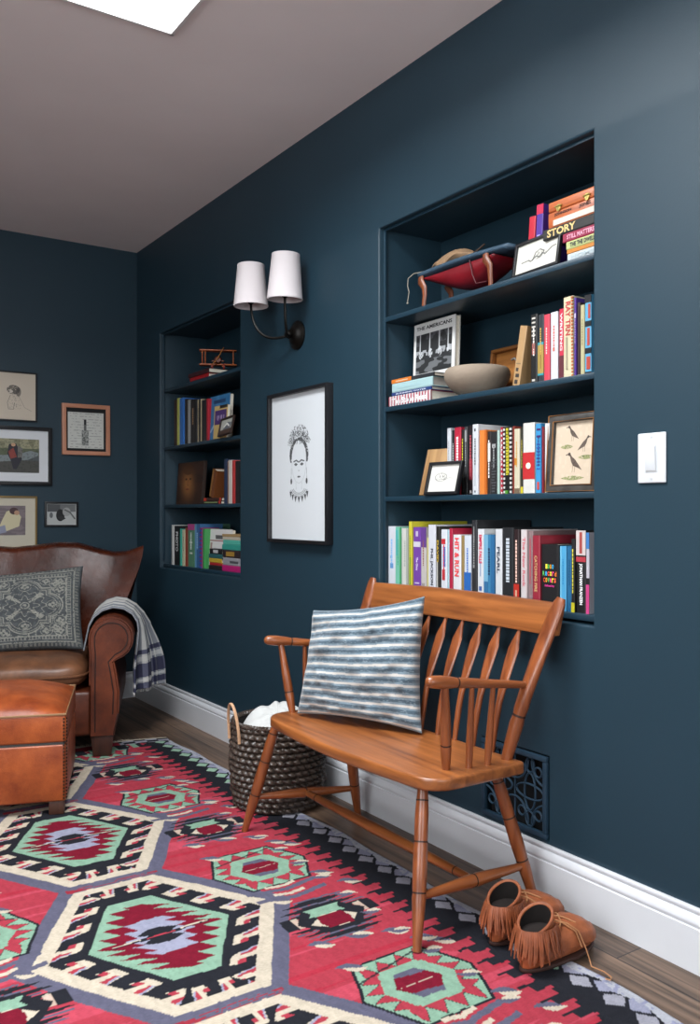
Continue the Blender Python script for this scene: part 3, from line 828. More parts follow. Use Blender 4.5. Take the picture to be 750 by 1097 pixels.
def armchair():
    r=thing('leather_armchair','chestnut brown leather club armchair with rolled arms against the back wall','armchair',(-.70,4.385,0),R(-20))
    # base rail
    m=MB(); m.box((-.39,-.715,.085),(.39,-.06,.272)); m.build('seat_rail',LEA,r,bevel=.018,seg=4)
    # deep seat cushion
    def sc(u,v):
        a=2*PI*u; b=PI*v
        e=.28
        sx=math.copysign(abs(math.cos(a))**e,math.cos(a)); sy=math.copysign(abs(math.sin(a))**e,math.sin(a))
        k=math.sin(b)**.35
        x=.372*sx*k; y=-.425+.325*sy*k; z=.338+.068*math.copysign(abs(math.cos(b))**.75,math.cos(b))
        z+=.016*math.cos(x*3.9)*math.cos((y+.425)*4.5)*(1 if math.cos(b)>0 else 0)
        z+=.004*math.sin(x*31+y*12)*(math.cos(b)>0)*k
        return (x,y,z)
    m=MB(); m.grid(sc,72,36,True); m.build('seat_cushion',LEAC,r,sub=1)
    m=MB(); P=[]
    for i in range(60):
        a=2*PI*i/60; e=.28
        P.append((.374*math.copysign(abs(math.cos(a))**e,math.cos(a)),-.425+.327*math.copysign(abs(math.sin(a))**e,math.sin(a)),.338))
    m.ring(P,.005,6,closed=True); m.build('piping',LEAC,r)
    # winged moustache back
    TX=[0,.10,.20,.30,.40,.47,.53,.585,.61]; TZ=[.822,.832,.845,.842,.815,.800,.806,.830,.842]
    def top(x): return float(np.interp(abs(x),TX,TZ))
    def halfw(z): return .478+.125*smoothstep(.42,.86,z)**1.0
    def back(u,v):
        # v 0..1: up the front, over the top, down the rear
        s=2*u-1
        if v<.62: k=v/.62; f=0
        elif v<.78: k=1; f=(v-.62)/.16
        else: k=1-(v-.78)/.22; f=1
        zt=top(s*.61); z=.27+(zt-.27)*k
        x=s*halfw(z)
        th=.125*(1-abs(s)**5)+.03+.02*math.cos(s*PI/2)
        lean=.10*(k)
        wing=-.085*abs(s)**2.6*(1-.35*k)
        yf=-.205+lean+wing-.030*math.sin(PI*min(1,k))*(1-abs(s)**4)
        yb=yf+th
        if f==0: y=yf
        elif f==1: y=yb if False else min(0.02,yb)
        else:
            a=PI*f; y=(yf+min(.02,yb))/2-(min(.02,yb)-yf)/2*math.cos(a); z+=.022*math.sin(a)*(1-abs(s)**6*.6)
        return (x,y,z)
    m=MB(); m.grid(back,61,60)
    # side closures
    nu,nv=61,60
    for c in (0,nu-1): m.af([tuple(j*nu+c for j in range(nv))],0)
    m.build('backrest',LEAD,r,ang=65,merge=False)
    m=MB(); m.ring([back(1,v) for v in [i/59 for i in range(2,50)]],.0045,6); m.ring([back(0,v) for v in [i/59 for i in range(2,50)]],.0045,6); 
    # rolled arms
    def keyhole(s,g=0):
        # outline of the arm front (x,z), s=+1 right; g shrinks it
        P=[(.380+g,.088+g),(.380+g,.30),(.382+g,.42),(.378+g,.47)]
        cx,cz,rr=.466,.490,.088-g
        for i in range(0,15):
            a=R(170-i*(245/14)); P.append((cx+rr*math.cos(a),cz+rr*math.sin(a)))
        P+=[(.476-g,.395),(.485-g,.35),(.497-g,.27),(.494-g,.18),(.478-g,.088+g)]
        return [(s*x,z) for x,z in P]
    for s in (1,-1):
        m=MB(); K=keyhole(s); n=len(K); rows=[]
        for y,sc_,ox in ((-.752,.985,0),(-.738,1,0),(-.5,1,.012),(-.25,1,.026),(-.09,1,.036)):
            rows.append(m.av([(x*1.0+s*ox*(abs(x)-.38)/.17,y,.09+(z-.09)*(1+ox*.4)) for x,z in (keyhole(s,.006) if sc_<1 else K)]))
        for p,q in zip(rows,rows[1:]):
            for j in range(n): m.af([(p+j,p+(j+1)%n,q+(j+1)%n,q+j)])
        m.af([tuple(rows[0]+j for j in range(n)),tuple(rows[-1]+j for j in reversed(range(n)))])
        o=m.build('arm',LEA,r,ang=50)
        q=MB(); kk=keyhole(s,.022)[:-1]; q.ring([(x,-.752,z) for x,z in kk],.0026,6); q.build('piping',PIPE,o)
        q=MB(); kk=keyhole(s,.001)[1:-1]; q.ring([(x,-.742,z) for x,z in kk],.004,6); q.build('piping',LEA,o)
    # block legs
    for x in (-.43,.43):
        for y,h in ((-.70,.0065),(-.08,0.0)):
            m=MB(); 
            k=m.av([(x-.036,y-.036,h),(x+.036,y-.036,h),(x+.036,y+.036,h),(x-.036,y+.036,h),(x-.046,y-.044,.092),(x+.046,y-.044,.092),(x+.046,y+.044,.092),(x-.046,y+.044,.092)])
            m.af([(0,3,2,1),(4,5,6,7),(0,1,5,4),(1,2,6,5),(2,3,7,6),(3,0,4,7)],k); m.build('leg',LEGW,r,bevel=.003)
armchair()
def c2w(p):
    a=R(-20); x,y,z=p; return (-.70+x*math.cos(a)-y*math.sin(a),4.385+x*math.sin(a)+y*math.cos(a),z)
# grey patterned cushion
def medallion(U,V):
    c=fill(U,'474a4c'); x=(U-.5)*2; y=(.5-V)*2
    put(c,vnoise(U*50,V*50,3)>.6,'535658',.7)
    L='8e8d84'; f=lambda m,a=.8: put(c,m&(vnoise(U*110,V*110,6)>.22),L,a)
    ax,ay=np.abs(x),np.abs(y)
    sq=lambda k,w=.012: np.abs(np.maximum(ax,ay)-k)<w
    f(sq(.86)); f(sq(.80,.006)); f(sq(.72)); 
    f((np.maximum(ax,ay)>.735)&(np.maximum(ax,ay)<.79)&((np.where(ax>ay,ay,ax)*18)%1<.45),.6)
    f((np.maximum(ax,ay)>.88)&(np.maximum(ax,ay)<.95)&((np.where(ax>ay,ay,ax)*14)%1<.5),.5)
    # quatrefoil with stepped corners
    def qf(k):
        d=np.minimum(np.hypot(ax-.36*k,ay)-.29*k,np.hypot(ax,ay-.36*k)-.29*k)
        return np.minimum(d,np.maximum(ax,ay)-.43*k)
    for k,w in ((1.0,.014),(.93,.007),(.84,.006)): f(np.abs(qf(k))<w)
    r_=np.hypot(x,y); th=np.arctan2(y,x)
    f(np.abs(r_-.07)<.012); f(r_<.03)
    f((np.abs(np.sin(2*th))>.965)&(r_>.10)&(r_<.42))
    f((np.abs(r_-(.20+.05*np.cos(8*th)))<.012)); f((np.abs(r_-(.33+.035*np.cos(12*th)))<.009)&(qf(.84)<0))
    for px,py in ((.47,0),(0,.47),(.52,.52),(.60,.36),(.36,.60),(.60,.60)):
        d=np.hypot(ax-px,ay-py); a2=np.arctan2(ay-py,ax-px)
        f((d<.075*(.55+.45*np.abs(np.cos(2*a2+ .4))))&(d>.02)); f(np.abs(d-.105)<.007,.7)
    f((vnoise(U*34,V*34,12)>.78)&(qf(1)>0)&(np.maximum(ax,ay)<.70),.7)
    return c
r=thing('cushion','grey square cushion with a pale medallion print on the leather armchair','cushion',(0,0,0)); 
cw=c2w((-.015,-.50,.41)); r.location=cw
cushion(r,[tuple(Vector(c2w(p))-Vector(cw)) for p in ((-.150,-.38,.725),(.335,-.35,.768),(.348,-.50,.412),(-.125,-.54,.410))],.13,medallion,attr_mat('printed_cotton',rough=.95,weave=(400,400,400),bump=.2,var=.1,spec=.1),seed=31,N=200,pinch=.06)
# plaid throw over the right arm
def throw():
    r=thing('throw_blanket','grey, white and navy plaid throw draped over the armchair arm','blanket',c2w((.50,-.4,.58)))
    base=Vector(c2w((.50,-.4,.58)))
    nu,nv=110,260
    prof=[(.352,.425),(.362,.475),(.372,.525),(.392,.563),(.425,.590),(.468,.603),(.512,.596),(.548,.572),(.572,.535),(.583,.49),(.588,.42),(.590,.35),(.592,.27),(.594,.212)]
    L=[0]
    for a,b in zip(prof,prof[1:]): L.append(L[-1]+math.dist(a,b))
    T=np.linspace(0,L[-1],nv); px=np.interp(T,L,[p[0] for p in prof]); pz=np.interp(T,L,[p[1] for p in prof])
    S=np.linspace(0,1,nu)
    pos=np.zeros((nv,nu,3)); col=np.zeros((nv,nu,3))
    for j in range(nv):
        f=smoothstep(.40,.9,T[j]/L[-1]); g=T[j]/L[-1]
        for i in range(nu):
            s=S[i]
            y=-.655+.40*s+.03*(1-g)
            x=px[j]+f*(-.050+.150*s)+.012*s
            fold=math.sin(s*15+1.0+.9*g)*.010*(.25+f)+math.sin(s*37+2*g)*.0035*f
            x+=fold; z=pz[j]+.034*(1-s)*f+(.006*s if g<.6 else 0)+.004*math.sin(s*22)*(1-f)
            if g>.5: y-=.012*math.sin(s*15+1)*f
            p=Vector(c2w((x,y,z)))-base; pos[j,i]=p
    U,V=np.meshgrid(S,T/L[-1])
    c=fill(U,'83868c'); Wt=.9
    def vs(a,b,h,al=.75): put(c,(U>a)&(U<b),h,al)
    for a in (.04,.30,.56,.82): vs(a,a+.085,'dcdad4'); vs(a+.10,a+.115,'35385a',.8); vs(a+.135,a+.15,'dcdad4',.8)
    Z=pos[:,:,2]+base.z
    for a,b in ((.385,.405),(.285,.345),(.235,.262)):
        put(c,(Z>a)&(Z<b)&(V>.5),'20213f',.88)
        for q in (.04,.30,.56,.82): put(c,(Z>a)&(Z<b)&(V>.5)&(U>q)&(U<q+.085),'70738c',.5)
    for a,b in ((.355,.375),(.268,.278),(.19,.215)): put(c,(Z>a)&(Z<b)&(V>.5),'e4e2dc',.4)
    o=colorgrid('cloth',pos,c,attr_mat('plaid_wool',rough=.95,weave=(420,420,420),bump=.25,var=.1,spec=.1),r,solid=.006)
    m=MB(); rnd=random.Random(2)
    for k in range(70):
        p=pos[-1,int(k/69*(nu-1))]; m.ring([tuple(p),(p[0]+rnd.uniform(-.003,.003),p[1],p[2]-rnd.uniform(.008,.014))],[.0014,.0007],4)
    tag(m.build('fringe',M('c9c8c6',.9),r),kind='stuff')
throw()
# ---------------- leather ottoman ----------------
def ottoman():
    r=thing('leather_ottoman','tan leather storage ottoman with nailhead corners in front of the armchair','ottoman',(-.872,2.93,0),R(-20))
    W=.66; Dp=.50; zb=.050; zs=.243; zt=.338
    m=MB(); m.box((-W,0,zb),(0,Dp,zs-.0035)); m.build('body',LEAO,r,bevel=.008,seg=3)
    m=MB(); m.box((-W-.001,-.001,zs+.0035),(.001,Dp+.001,zt)); lid=m.build('lid',LEAO,r,bevel=.007,seg=3)
    m=MB(); m.box((-W+.004,.004,zs-.005),(-.004,Dp-.004,zs+.005)); m.build('zip_seam',M('4a4a48',.5,metal=.3),r)
    def dome(u,v):
        a=2*u-1; b=2*v-1; e=(1-abs(a)**3.2)*(1-abs(b)**3.2)
        return (-W/2+a*(W/2+.002),Dp/2+b*(Dp/2+.002),zt-.004+.066*max(0,e)**.62+.0025*math.sin(a*9+b*5)*e)
    m=MB(); m.grid(dome,46,38); m.build('padded_top',LEAO,r,ang=80)
    m=MB(); z=zt+.001
    m.ring([(-W,0,z),(-.0,0,z),(0,Dp,z),(-W,Dp,z)],.0038,6,closed=True); m.build('piping',M('8d6a48',.6),r)
    NB=M('3a2a1e',.4,metal=.7); me=None
    for y0,x0 in ((0.006,.002),(-.002,-.006)):
        for i in range(25):
            z=.062+i*(zt-.075)/24
            if me is None:
                o=MB().ball((0,0,0),(.0034,.0034,.0034),8,5).build('nailhead',NB,r); me=o.data
            else:
                o=bpy.data.objects.new('nailhead',me); C.objects.link(o); o.parent=r
            o.location=(x0,y0,z)
    for x in (-W+.045,-.030):
        for y in (.030,Dp-.03):
            m=MB(); m.box((x-.024,y-.024,.0065),(x+.024,y+.024,zb+.002)); m.build('leg',LEGW,r,bevel=.002)
ottoman()
# ---------------- sconce ----------------
def sconce():
    r=thing('wall_sconce','dark bronze two-armed wall sconce with white tapered shades, left of the large niche','wall lamp',(0,2.895,1.69))
    BR=M('15120f',.38,metal=.6)
    m=MB()
    k=[(0,.056),(.006,.056),(.010,.050),(.014,.040),(.022,.034),(.028,.022),(.034,.0)]
    nn=28; rows=[m.av([(-x,q*math.cos(2*PI*j/nn),q*math.sin(2*PI*j/nn)) for j in range(nn)]) for x,q in k]
    for p,q in zip(rows,rows[1:]):
        for j in range(nn): m.af([(p+j,p+(j+1)%nn,q+(j+1)%nn,q+j)])
    m.af([tuple(rows[0]+j for j in range(nn))])
    m.build('backplate',BR,r,ang=35)
    m=MB(); m.ball((-.040,0,0),.017,16,10); m.build('finial',BR,r)
    for yy,xx,z0,tl,hh,nm in ((.118,-.140,.128,0,.160,'l'),(-.062,-.092,.124,.05,.168,'r')):
        m=MB(); P=[]
        for i in range(19):
            t=i/18
            a=t*PI/2
            P.append((-.035+(xx+.035)*math.sin(a)**.95,(yy)*math.sin(a)**.95,-.004+(z0+.004)*(1-math.cos(a))**1.25-.018*math.sin(PI*t)))
        m.ring(P,.0052,8); m.build('arm',BR,r)
        top=P[-1]; 
        m=MB(); m.lathe([(.007,-.004),(.012,0),(.012,.006),(.008,.010),(.008,.05)],14,top); m.build('socket',BR,r)
        # tapered fabric shade, open at both ends
        s=MB(); c=(top[0],top[1],top[2]-.012)
        n=40; R0,R1=(.0665,.0520)
        prof_=[(R0,0),(R0+.0012,.004),(R0-.0003,.006),(R1+.0005,hh-.006),(R1+.0012,hh-.004),(R1,hh),(R1-.002,hh),(R0-.0025,0)]
        rows=[s.av([(c[0]+q*math.cos(2*PI*j/n)+ (z)*0,c[1]+q*math.sin(2*PI*j/n)-tl*(z-.02)*1.0,c[2]+z+tl*q*math.sin(2*PI*j/n)) for j in range(n)]) for q,z in prof_]
        for p,q in zip(rows,rows[1:]+rows[:1]):
            for j in range(n): s.af([(p+j,p+(j+1)%n,q+(j+1)%n,q+j)])
        s.build('lamp_shade',SHADE,r,ang=60)
def shade_mat():
    m=bpy.data.materials.new('shade_linen'); m.use_nodes=True; nt=m.node_tree; b=nt.nodes['Principled BSDF']
    b.inputs['Base Color'].default_value=(*lin('d0c8c9'),1); b.inputs['Roughness'].default_value=.9; return m
SHADE=shade_mat()
sconce()
# ---------------- framed pictures ----------------
def frame(name,label,cat,mtx,w,h,bw,dep,fmat,mat_col,mw,art,group=None,inner=None,res=220,aw=None):
    """local: X right, Z up, facing -Y; back at y=0. art(U,V) paints the picture inside the mount"""
    r=thing(name,label,cat,mat=mtx,group=group)
    m=MB()
    # mitred frame: profile swept round
    o=[(0,0),(w,0),(w,h),(0,h)]; i_=[(bw,bw),(w-bw,bw),(w-bw,h-bw),(bw,h-bw)]
    k=m.av([(x,0,z) for x,z in o]+[(x,-dep,z) for x,z in o]+[(x,-dep,z) for x,z in i_]+[(x,-dep*.45,z) for x,z in i_]+[(x,0,z) for x,z in i_])
    for j in range(4):
        n=(j+1)%4
        for a,b in ((0,4),(4,8),(8,12),(12,16)): m.af([(a+j,a+n,b+n,b+j)],k)
        m.af([(16+j,16+n,n,j)],k)
    m.build('frame',fmat,r,bevel=min(.0012,bw*.2))
    MB().box((bw*.6,-.003,bw*.6),(w-bw*.6,0,h-bw*.6)).build('backing',M('3a2f28',.8),r)
    yy=-dep*.42
    if mat_col:
        MB().box((bw*.9,yy,bw*.9),(w-bw*.9,yy+.002,h-bw*.9)).build('mount',M(mat_col,.8),r); yy-=.0012
    if isinstance(mw,(int,float)): mw=(mw,mw,mw,mw)
    l,rr,b,t=mw
    pw=w-2*bw-l-rr; ph=h-2*bw-b-t
    a=picture('picture',pw,ph,art,r,0,res); a.location=(bw+l,yy,bw+b)
    return r
def wallR(y,z,x=0): # frame on the right wall: local X -> -y, facing -x
    return Matrix(((0,1,0,x),(-1,0,0,y),(0,0,1,z),(0,0,0,1)))
def wallB(x,z,tilt=0,y=4.631):
    return Matrix.Translation((x,y,z))@Matrix.Rotation(tilt,4,'Y')
def face_print(U,V):
    asp=.46/.575; c=fill(U,'d3d7da'); x=(U-.5)*asp/1.62; y=(V-.5)/1.12+.035
    K='1b1c1f'; N=vnoise(U*90,V*110,3); N2=vnoise(U*40,V*50,5)
    # crown of flowers
    cr=(np.hypot(x/.085,(y-.205)/.085)<1)&(y>.17+.9*x*x*6)
    put(c,cr&(N>.62),K,.75); put(c,cr&(N2>.75),'55585c',.6)
    rs=random.Random(9)
    for i in range(13):
        a=-1.25+2.5*i/12; px=.085*math.sin(a); py=.155+.080*math.cos(a)+rs.uniform(-.012,.018)
        d=np.hypot(x-px,y-py); an=np.arctan2(y-py,x-px)
        put(c,np.abs(d-.014*(1+.3*np.cos(5*an)))<.0018,K,.8); put(c,d<.004,K,.8)
    hair=(np.hypot(x/.082,(y-.105)/.105)<1)&(np.hypot(x/.064,(y-.075)/.118)>1)&(y>.06)
    put(c,hair&(N>.22),K,.9)
    # face line, brows, eyes, nose, mouth
    ln=lambda pts,w,a=.9: put(c,segd(x,y,pts)<w*1.35,K,a)
    face=[(-.062,.10),(-.060,.03),(-.050,-.02),(-.028,-.055),(0,-.068),(.028,-.055),(.050,-.02),(.060,.03),(.062,.10)]
    ln(face,.0009,.35)
    ln([(-.045,.066),(-.022,.073),(-.004,.062)],.0030); ln([(.045,.066),(.022,.073),(.004,.062)],.0030)
    for s in (-1,1):
        put(c,np.hypot((x-s*.026)/.011,(y-.046)/.0065)<1,K,.85); ln([(s*.040,.048),(s*.026,.056),(s*.012,.047)],.0016)
        ln([(s*.066,.03),(s*.068,-.03),(s*.067,-.065)],.0010,.6)
        put(c,np.hypot((x-s*.067)/.008,(y+.055)/.018)<1,K,.9)
    ln([(-.006,.012),(0,.006),(.006,.012)],.0012,.6)
    put(c,np.hypot(x/.014,(y+.028)/.0055)<1,K,.85)
    ln([(-.026,-.062),(-.024,-.105)],.0009,.4); ln([(.026,-.062),(.024,-.105)],.0009,.4)
    # necklace
    for rr,k in ((.050,18),(.062,22),(.075,26)):
        for i in range(k):
            a=math.radians(200+140*i/(k-1)); put(c,np.hypot(x-rr*math.cos(a),y+.090-rr*math.sin(a)*.75)<.0030,K,.65)
    for i in range(7):
        a=math.radians(205+130*i/6); px=.078*math.cos(a); py=-.092+.078*.75*math.sin(a)
        put(c,inpoly(x,y,[(px-.011,py),(px+.011,py),(px+.004*math.cos(a),py-.038)]),K,.9)
    return c
frame('framed_print','large black-framed line drawing of a woman with flower crown and necklace','picture',wallR(3.088,.892),.446,.585,.013,.030,BLACKF,None,0,face_print,res=420)
# --- gallery on the back wall
def dogsketch(U,V):
    c=fill(U,'cbbfae'); x=U;y=V; N=vnoise(U*80,V*80,2); K='3c3a38'
    body=inpoly(x,y,[(.50,.52),(.62,.56),(.68,.45),(.72,.33),(.70,.22),(.48,.22),(.44,.35)])
    put(c,body&(N>.75),'8a847a',.7)
    put(c,segd(x,y,[(.50,.52),(.44,.36),(.46,.22),(.56,.22),(.58,.36)])<.005,K,.7); put(c,segd(x,y,[(.64,.55),(.72,.40),(.78,.27),(.92,.20)])<.005,K,.45)
    head=np.hypot((x-.56)/.13,(y-.64)/.10)<1; put(c,head&(N>.25),K,.85); put(c,np.hypot((x-.66)/.05,(y-.60)/.10)<1,K,.7)
    put(c,np.hypot((x-.50)/.05,(y-.60)/.035)<1,'cfc6b8',.9); put(c,np.hypot(x-.47,y-.60)<.015,K)
    return c
def bottle(U,V):
    c=fill(U,'c9cac4'); N=vnoise(U*26,V*46,4); put(c,(np.abs((V*13)%1-.5)<.16)&(N>.5)&(U>.06)&(U<.94),'7c7e7c',.6)
    put(c,(np.abs(U-.48)<.10)&(V<.52)&(V>.08),'a6a8a4'); b=(np.abs(U-.48)<.09)&(V<.50)&(V>.10); put(c,b&(vnoise(U*60,V*60,9)>.45),'3c403e',.8)
    put(c,(np.abs(U-.48)<.035)&(V>=.50)&(V<.80),'4a4a48',.9); put(c,(np.abs(U-.48)<.03)&(V>=.66)&(V<.80),'1f2020')
    return c
def figure_photo(U,V):
    c=fill(U,'59604a'); n=vnoise(U*6,V*7,3); put(c,V>.72,'7d7c62'); put(c,(V>.72)&(n>.5),'a3a083',.7); put(c,V<.50,'4f5557'); put(c,(V<.36),'4a4a46')
    put(c,inpoly(U,V,[(0,.50),(.42,.52),(.80,.66),(.98,.60),(.98,.52),(.72,.38),(0,.30)]),'7c8587')
    put(c,inpoly(U,V,[(.30,.84),(.46,.86),(.56,.62),(.60,.40),(.48,.10),(.40,.10),(.34,.36),(.26,.56)]),'2c2c36')
    put(c,inpoly(U,V,[(.28,.62),(.40,.74),(.48,.46),(.34,.40)]),'8a3f38'); put(c,inpoly(U,V,[(.50,.80),(.62,.72),(.60,.46),(.50,.44)]),'6c6a66')
    put(c,np.hypot(U-.40,V-.82)<.05,'c49a7a'); put(c,vnoise(U*30,V*30,6)>.7,'2f332c',.35); return c
def portrait_photo(U,V):
    c=fill(U,'6f6468'); put(c,vnoise(U*5,V*20,3)>.55,'84777a',.7); put(c,inpoly(U,V,[(.35,.80),(.62,.90),(.85,.62),(.78,.30),(.30,.12),(.10,.28),(.22,.55)]),'c9bf9e')
    put(c,inpoly(U,V,[(.10,.05),(.35,.10),(.30,.35),(.08,.28)]),'8b8da0'); put(c,np.hypot((U-.60)/.15,(V-.82)/.12)<1,'4a3436'); put(c,np.hypot((U-.70)/.09,(V-.76)/.08)<1,'b08a70'); return c
def sleepers(U,V):
    c=fill(U,'b2b4b2'); put(c,(V>.62),'4c4e50'); put(c,(V>.62)&(U>.45),'7c7e7e',.6)
    put(c,np.hypot((U-.46)/.15,(V-.45)/.30)<1,'1e1f20'); put(c,inpoly(U,V,[(.34,.34),(.52,.18),(.66,.30),(.50,.42)]),'2e2f30'); put(c,np.hypot((U-.68)/.14,(V-.62)/.22)<1,'9a9c9a'); put(c,segd(U,V,[(.62,.72),(.80,.60),(.97,.28)])<.03,'3a3b3c',.8)
    put(c,np.hypot((U-.14)/.06,(V-.45)/.14)<1,'5c5e60'); return c
G='framed pictures on the far wall'
frame('framed_drawing','thin black frame holding a sketch of a sitting dog, topmost on the far wall','picture',wallB(-.795,1.473),.260,.251,.007,.018,BLACKF,None,0,dogsketch,G)
frame('framed_drawing','copper-pink frame with black mount around a bottle sketch on the far wall','picture',wallB(-.408,1.312,R(-.3)),.254,.269,.021,.020,M('c08468',.35,.05,10),'121315',(.010,.012,.014,.022),bottle,G)
frame('framed_photograph','wide black frame with white mount around an outdoor colour photo on the far wall','picture',wallB(-.800,1.148),.340,.299,.019,.020,BLACKF,'d7dade',(.045,.045,.045,.045),figure_photo,G)
frame('framed_photograph','gold-edged frame with cream mount around a faded photo, just above the armchair','picture',wallB(-.785,.825,R(.2)),.250,.268,.009,.016,M('8d7448',.35,metal=.5),'c3bba9',(.042,.048,.060,.040),portrait_photo,G)
frame('framed_photograph','small black frame with a black and white photo, lowest right on the far wall','picture',wallB(-.496,.935,R(.3)),.172,.130,.010,.014,BLACKF,'c9cac8',.003,sleepers,G)
# ---------------- books ----------------
PAGES=M('d9d2c2',.85,.06,(200),.0); PAGESG=M('a9a49c',.85)
SPM=Matrix(((0,1,0,0),(-1,0,0,0),(0,0,1,0),(0,0,0,1)))      # local X->-y, Y->+x, Z up (standing book)
LYM=Matrix(((0,1,0,0),(0,0,1,0),(1,0,0,0),(0,0,0,1)))       # lying book: X up, Y into shelf, Z -> +y
def shade_of(h):
    k=.86 if max(int(h[i:i+2],16) for i in (0,2,4))>150 else 1
    return ''.join('%02x'%int(int(h[i:i+2],16)*k) for i in (0,2,4))
def book(label,w,h,d,color,mtx,title='',tc='ffffff',bands=(),group=None,rough=.5,tfrac=(.12,.88),tw=.5,pages=PAGES,pround=.0015):
    r=thing('book',label,'book',mat=mtx,group=group)
    color=shade_of(color); bands=[(*b[:2],shade_of(b[2]),*b[3:]) for b in bands]
    cm=M(color,rough); t=min(.0022,w*.16)
    m=MB(); m.prism([(-w/2,0),(-w/2+w*.12,-pround),(w/2-w*.12,-pround),(w/2,0),(w/2,d),(w/2-t,d),(w/2-t,t*1.2),(-w/2+t,t*1.2),(-w/2+t,d),(-w/2,d)],0,h,'z')
    m.build('cover',cm,r,bevel=0,smooth=False)
    MB().box((-w/2+t,t,.0025),(w/2-t,d-.003,h-.0025)).build('page_block',pages,r,smooth=False)
    y=-pround-.0002
    for b in bands:
        z0,z1,c=b[:3]; a0,a1=(b[3],b[4]) if len(b)>4 else (0,1)
        n=b[5] if len(b)>5 else 'spine_band'
        e=.0001*(1+bands.index(b))
        MB().box((-w/2+w*a0-(.0001 if a0==0 else 0),y-e,h*z0),(-w/2+w*a1+(.0001 if a1==1 else 0),-.0004,h*z1)).build(n,M(c,rough),r,smooth=False)
    if title=='-':
        rnd=random.Random(hash(label)%1000 if False else sum(map(ord,label))); m=MB(); z=h*.86; k=0
        while z>h*.3 and k<16:
            L=rnd.uniform(.006,.014)
            m.box((-w*.15,y-.0006,z-L*.7),(w*.15,y-.0002,z)); z-=L*.7+.0022; k+=1
        m.build('lettering',M(tc,.6),r,smooth=False)
    elif title:
        L=h*(tfrac[1]-tfrac[0]); zc=h*(tfrac[0]+tfrac[1])/2
        mt=Matrix.Translation((0,y-.0008,zc))@Matrix(((0,1,0,0),(0,0,-1,0),(-1,0,0,0),(0,0,0,1)))
        text(title,r,mt,L,w*tw,M(tc,.6))
    elif tc not in('000000',''):
        m=MB(); rnd=random.Random(sum(map(ord,label)))
        for z0,z1 in ((.42,.80),):
            z=h*z1
            while z>h*z0:
                L=rnd.uniform(.004,.011); m.box((-w*.09,y-.0006,z-L*.7),(w*.09,y-.0002,z)); z-=L*.7+.002
        m.build('lettering',M(tc,.6),r,smooth=False)
    return r
R2 =[
 (1.705,1.680,0.188,0.19,'161616','','e8e0d8','black book with white marks next to the tan leaning book'),
 (1.678,1.656,0.183,0.19,'2a2e33','','c9a24a','charcoal book with a gold band on its lower spine'),
 (1.653,1.632,0.178,0.2,'e0475a','','f3c9c0','coral red paperback with white script'),
 (1.631,1.605,0.180,0.2,'dfe0e4','','c06050','white book with a tiny orange mark, beside the coral red one'),
 (1.602,1.585,0.184,0.2,'d8324f','WRITING','f0d8d8','red-topped book titled writing, left of the tall cream book'),
 (1.584,1.550,0.210,0.21,'e3d8b4','RAY TRN','b03a3a','tall cream book with red capitals and a dotted orange edge'),
 (1.548,1.541,0.203,0.21,'5a3a9a','','d0c0e0','very thin purple book right of the tall cream book'),
 (1.540,1.529,0.189,0.17,'33241f','','000000','dark brown narrow book right of the thin purple one'),
 (1.529,1.515,0.180,0.19,'c9bf94','','8a7a50','olive cream book beside the blue and red patterned spine'),
 (1.513,1.492,0.202,0.2,'62b4dd','','000000','sky blue book with black bands and red letters, against niche side'),
]
R3 =[
 (2.056,2.038,0.209,0.2,'e2e4ea','','999999','thin white book, leftmost upright on the bird print shelf'),
 (2.036,2.023,0.200,0.2,'1b1b1d','','e0e0e0','thin black book between the thin white and the red one'),
 (2.022,1.992,0.208,0.2,'d02a46','-','f5e6e6','red book with white lettering above the small black frame'),
 (1.990,1.979,0.199,0.2,'1d1d1a','-','d8cf3a','thin black book with yellow lettering'),
 (1.977,1.962,0.207,0.2,'3b3b3d','','a0a0a0','charcoal grey book right of the yellow lettered one'),
 (1.961,1.939,0.209,0.2,'231c20','-','b04a55','black book with dull red lower spine, left of white binder'),
 (1.937,1.912,0.207,0.22,'dfe2e8','','303030','tall white book beside the bright orange one'),
 (1.911,1.878,0.188,0.2,'ee8a3c','','000000','bright orange book beside the tall white one'),
 (1.876,1.862,0.182,0.19,'2a2222','-','e8e8e8','dark book with a white upper label beside the orange one'),
 (1.860,1.831,0.180,0.19,'222223','','909090','thick black speckled book in the middle of the bird print shelf'),
 (1.830,1.821,0.182,0.2,'b9d6cc','','000000','very thin pale mint book'),
 (1.821,1.813,0.190,0.2,'c8283f','','ffffff','thin red and white book left of the checkered spine'),
 (1.812,1.775,0.189,0.2,'141414','-','e8d437','black book with white squares and yellow letters down its spine'),
 (1.774,1.766,0.189,0.2,'7a2d22','','000000','thin rust red book right of the checkered spine'),
 (1.765,1.744,0.180,0.19,'e0d6ba','','c08a3a','cream book with an orange patch, left of the narrow black one'),
 (1.743,1.733,0.185,0.19,'24261c','','d0c040','narrow black book with yellow foot'),
 (1.731,1.687,0.193,0.18,'e6e4dc','','000000','thick white book with a wide red band and cream oval'),
 (1.685,1.660,0.188,0.2,'3f9fd8','','2a3a6a','bright blue book with dark blue letters left of the bird print'),
 (1.659,1.652,0.178,0.19,'7a1f2c','','000000','thin dark red book right of the bright blue one'),
 (1.651,1.634,0.186,0.2,'e4e2e0','','000000','white book partly behind the bird print frame'),
]
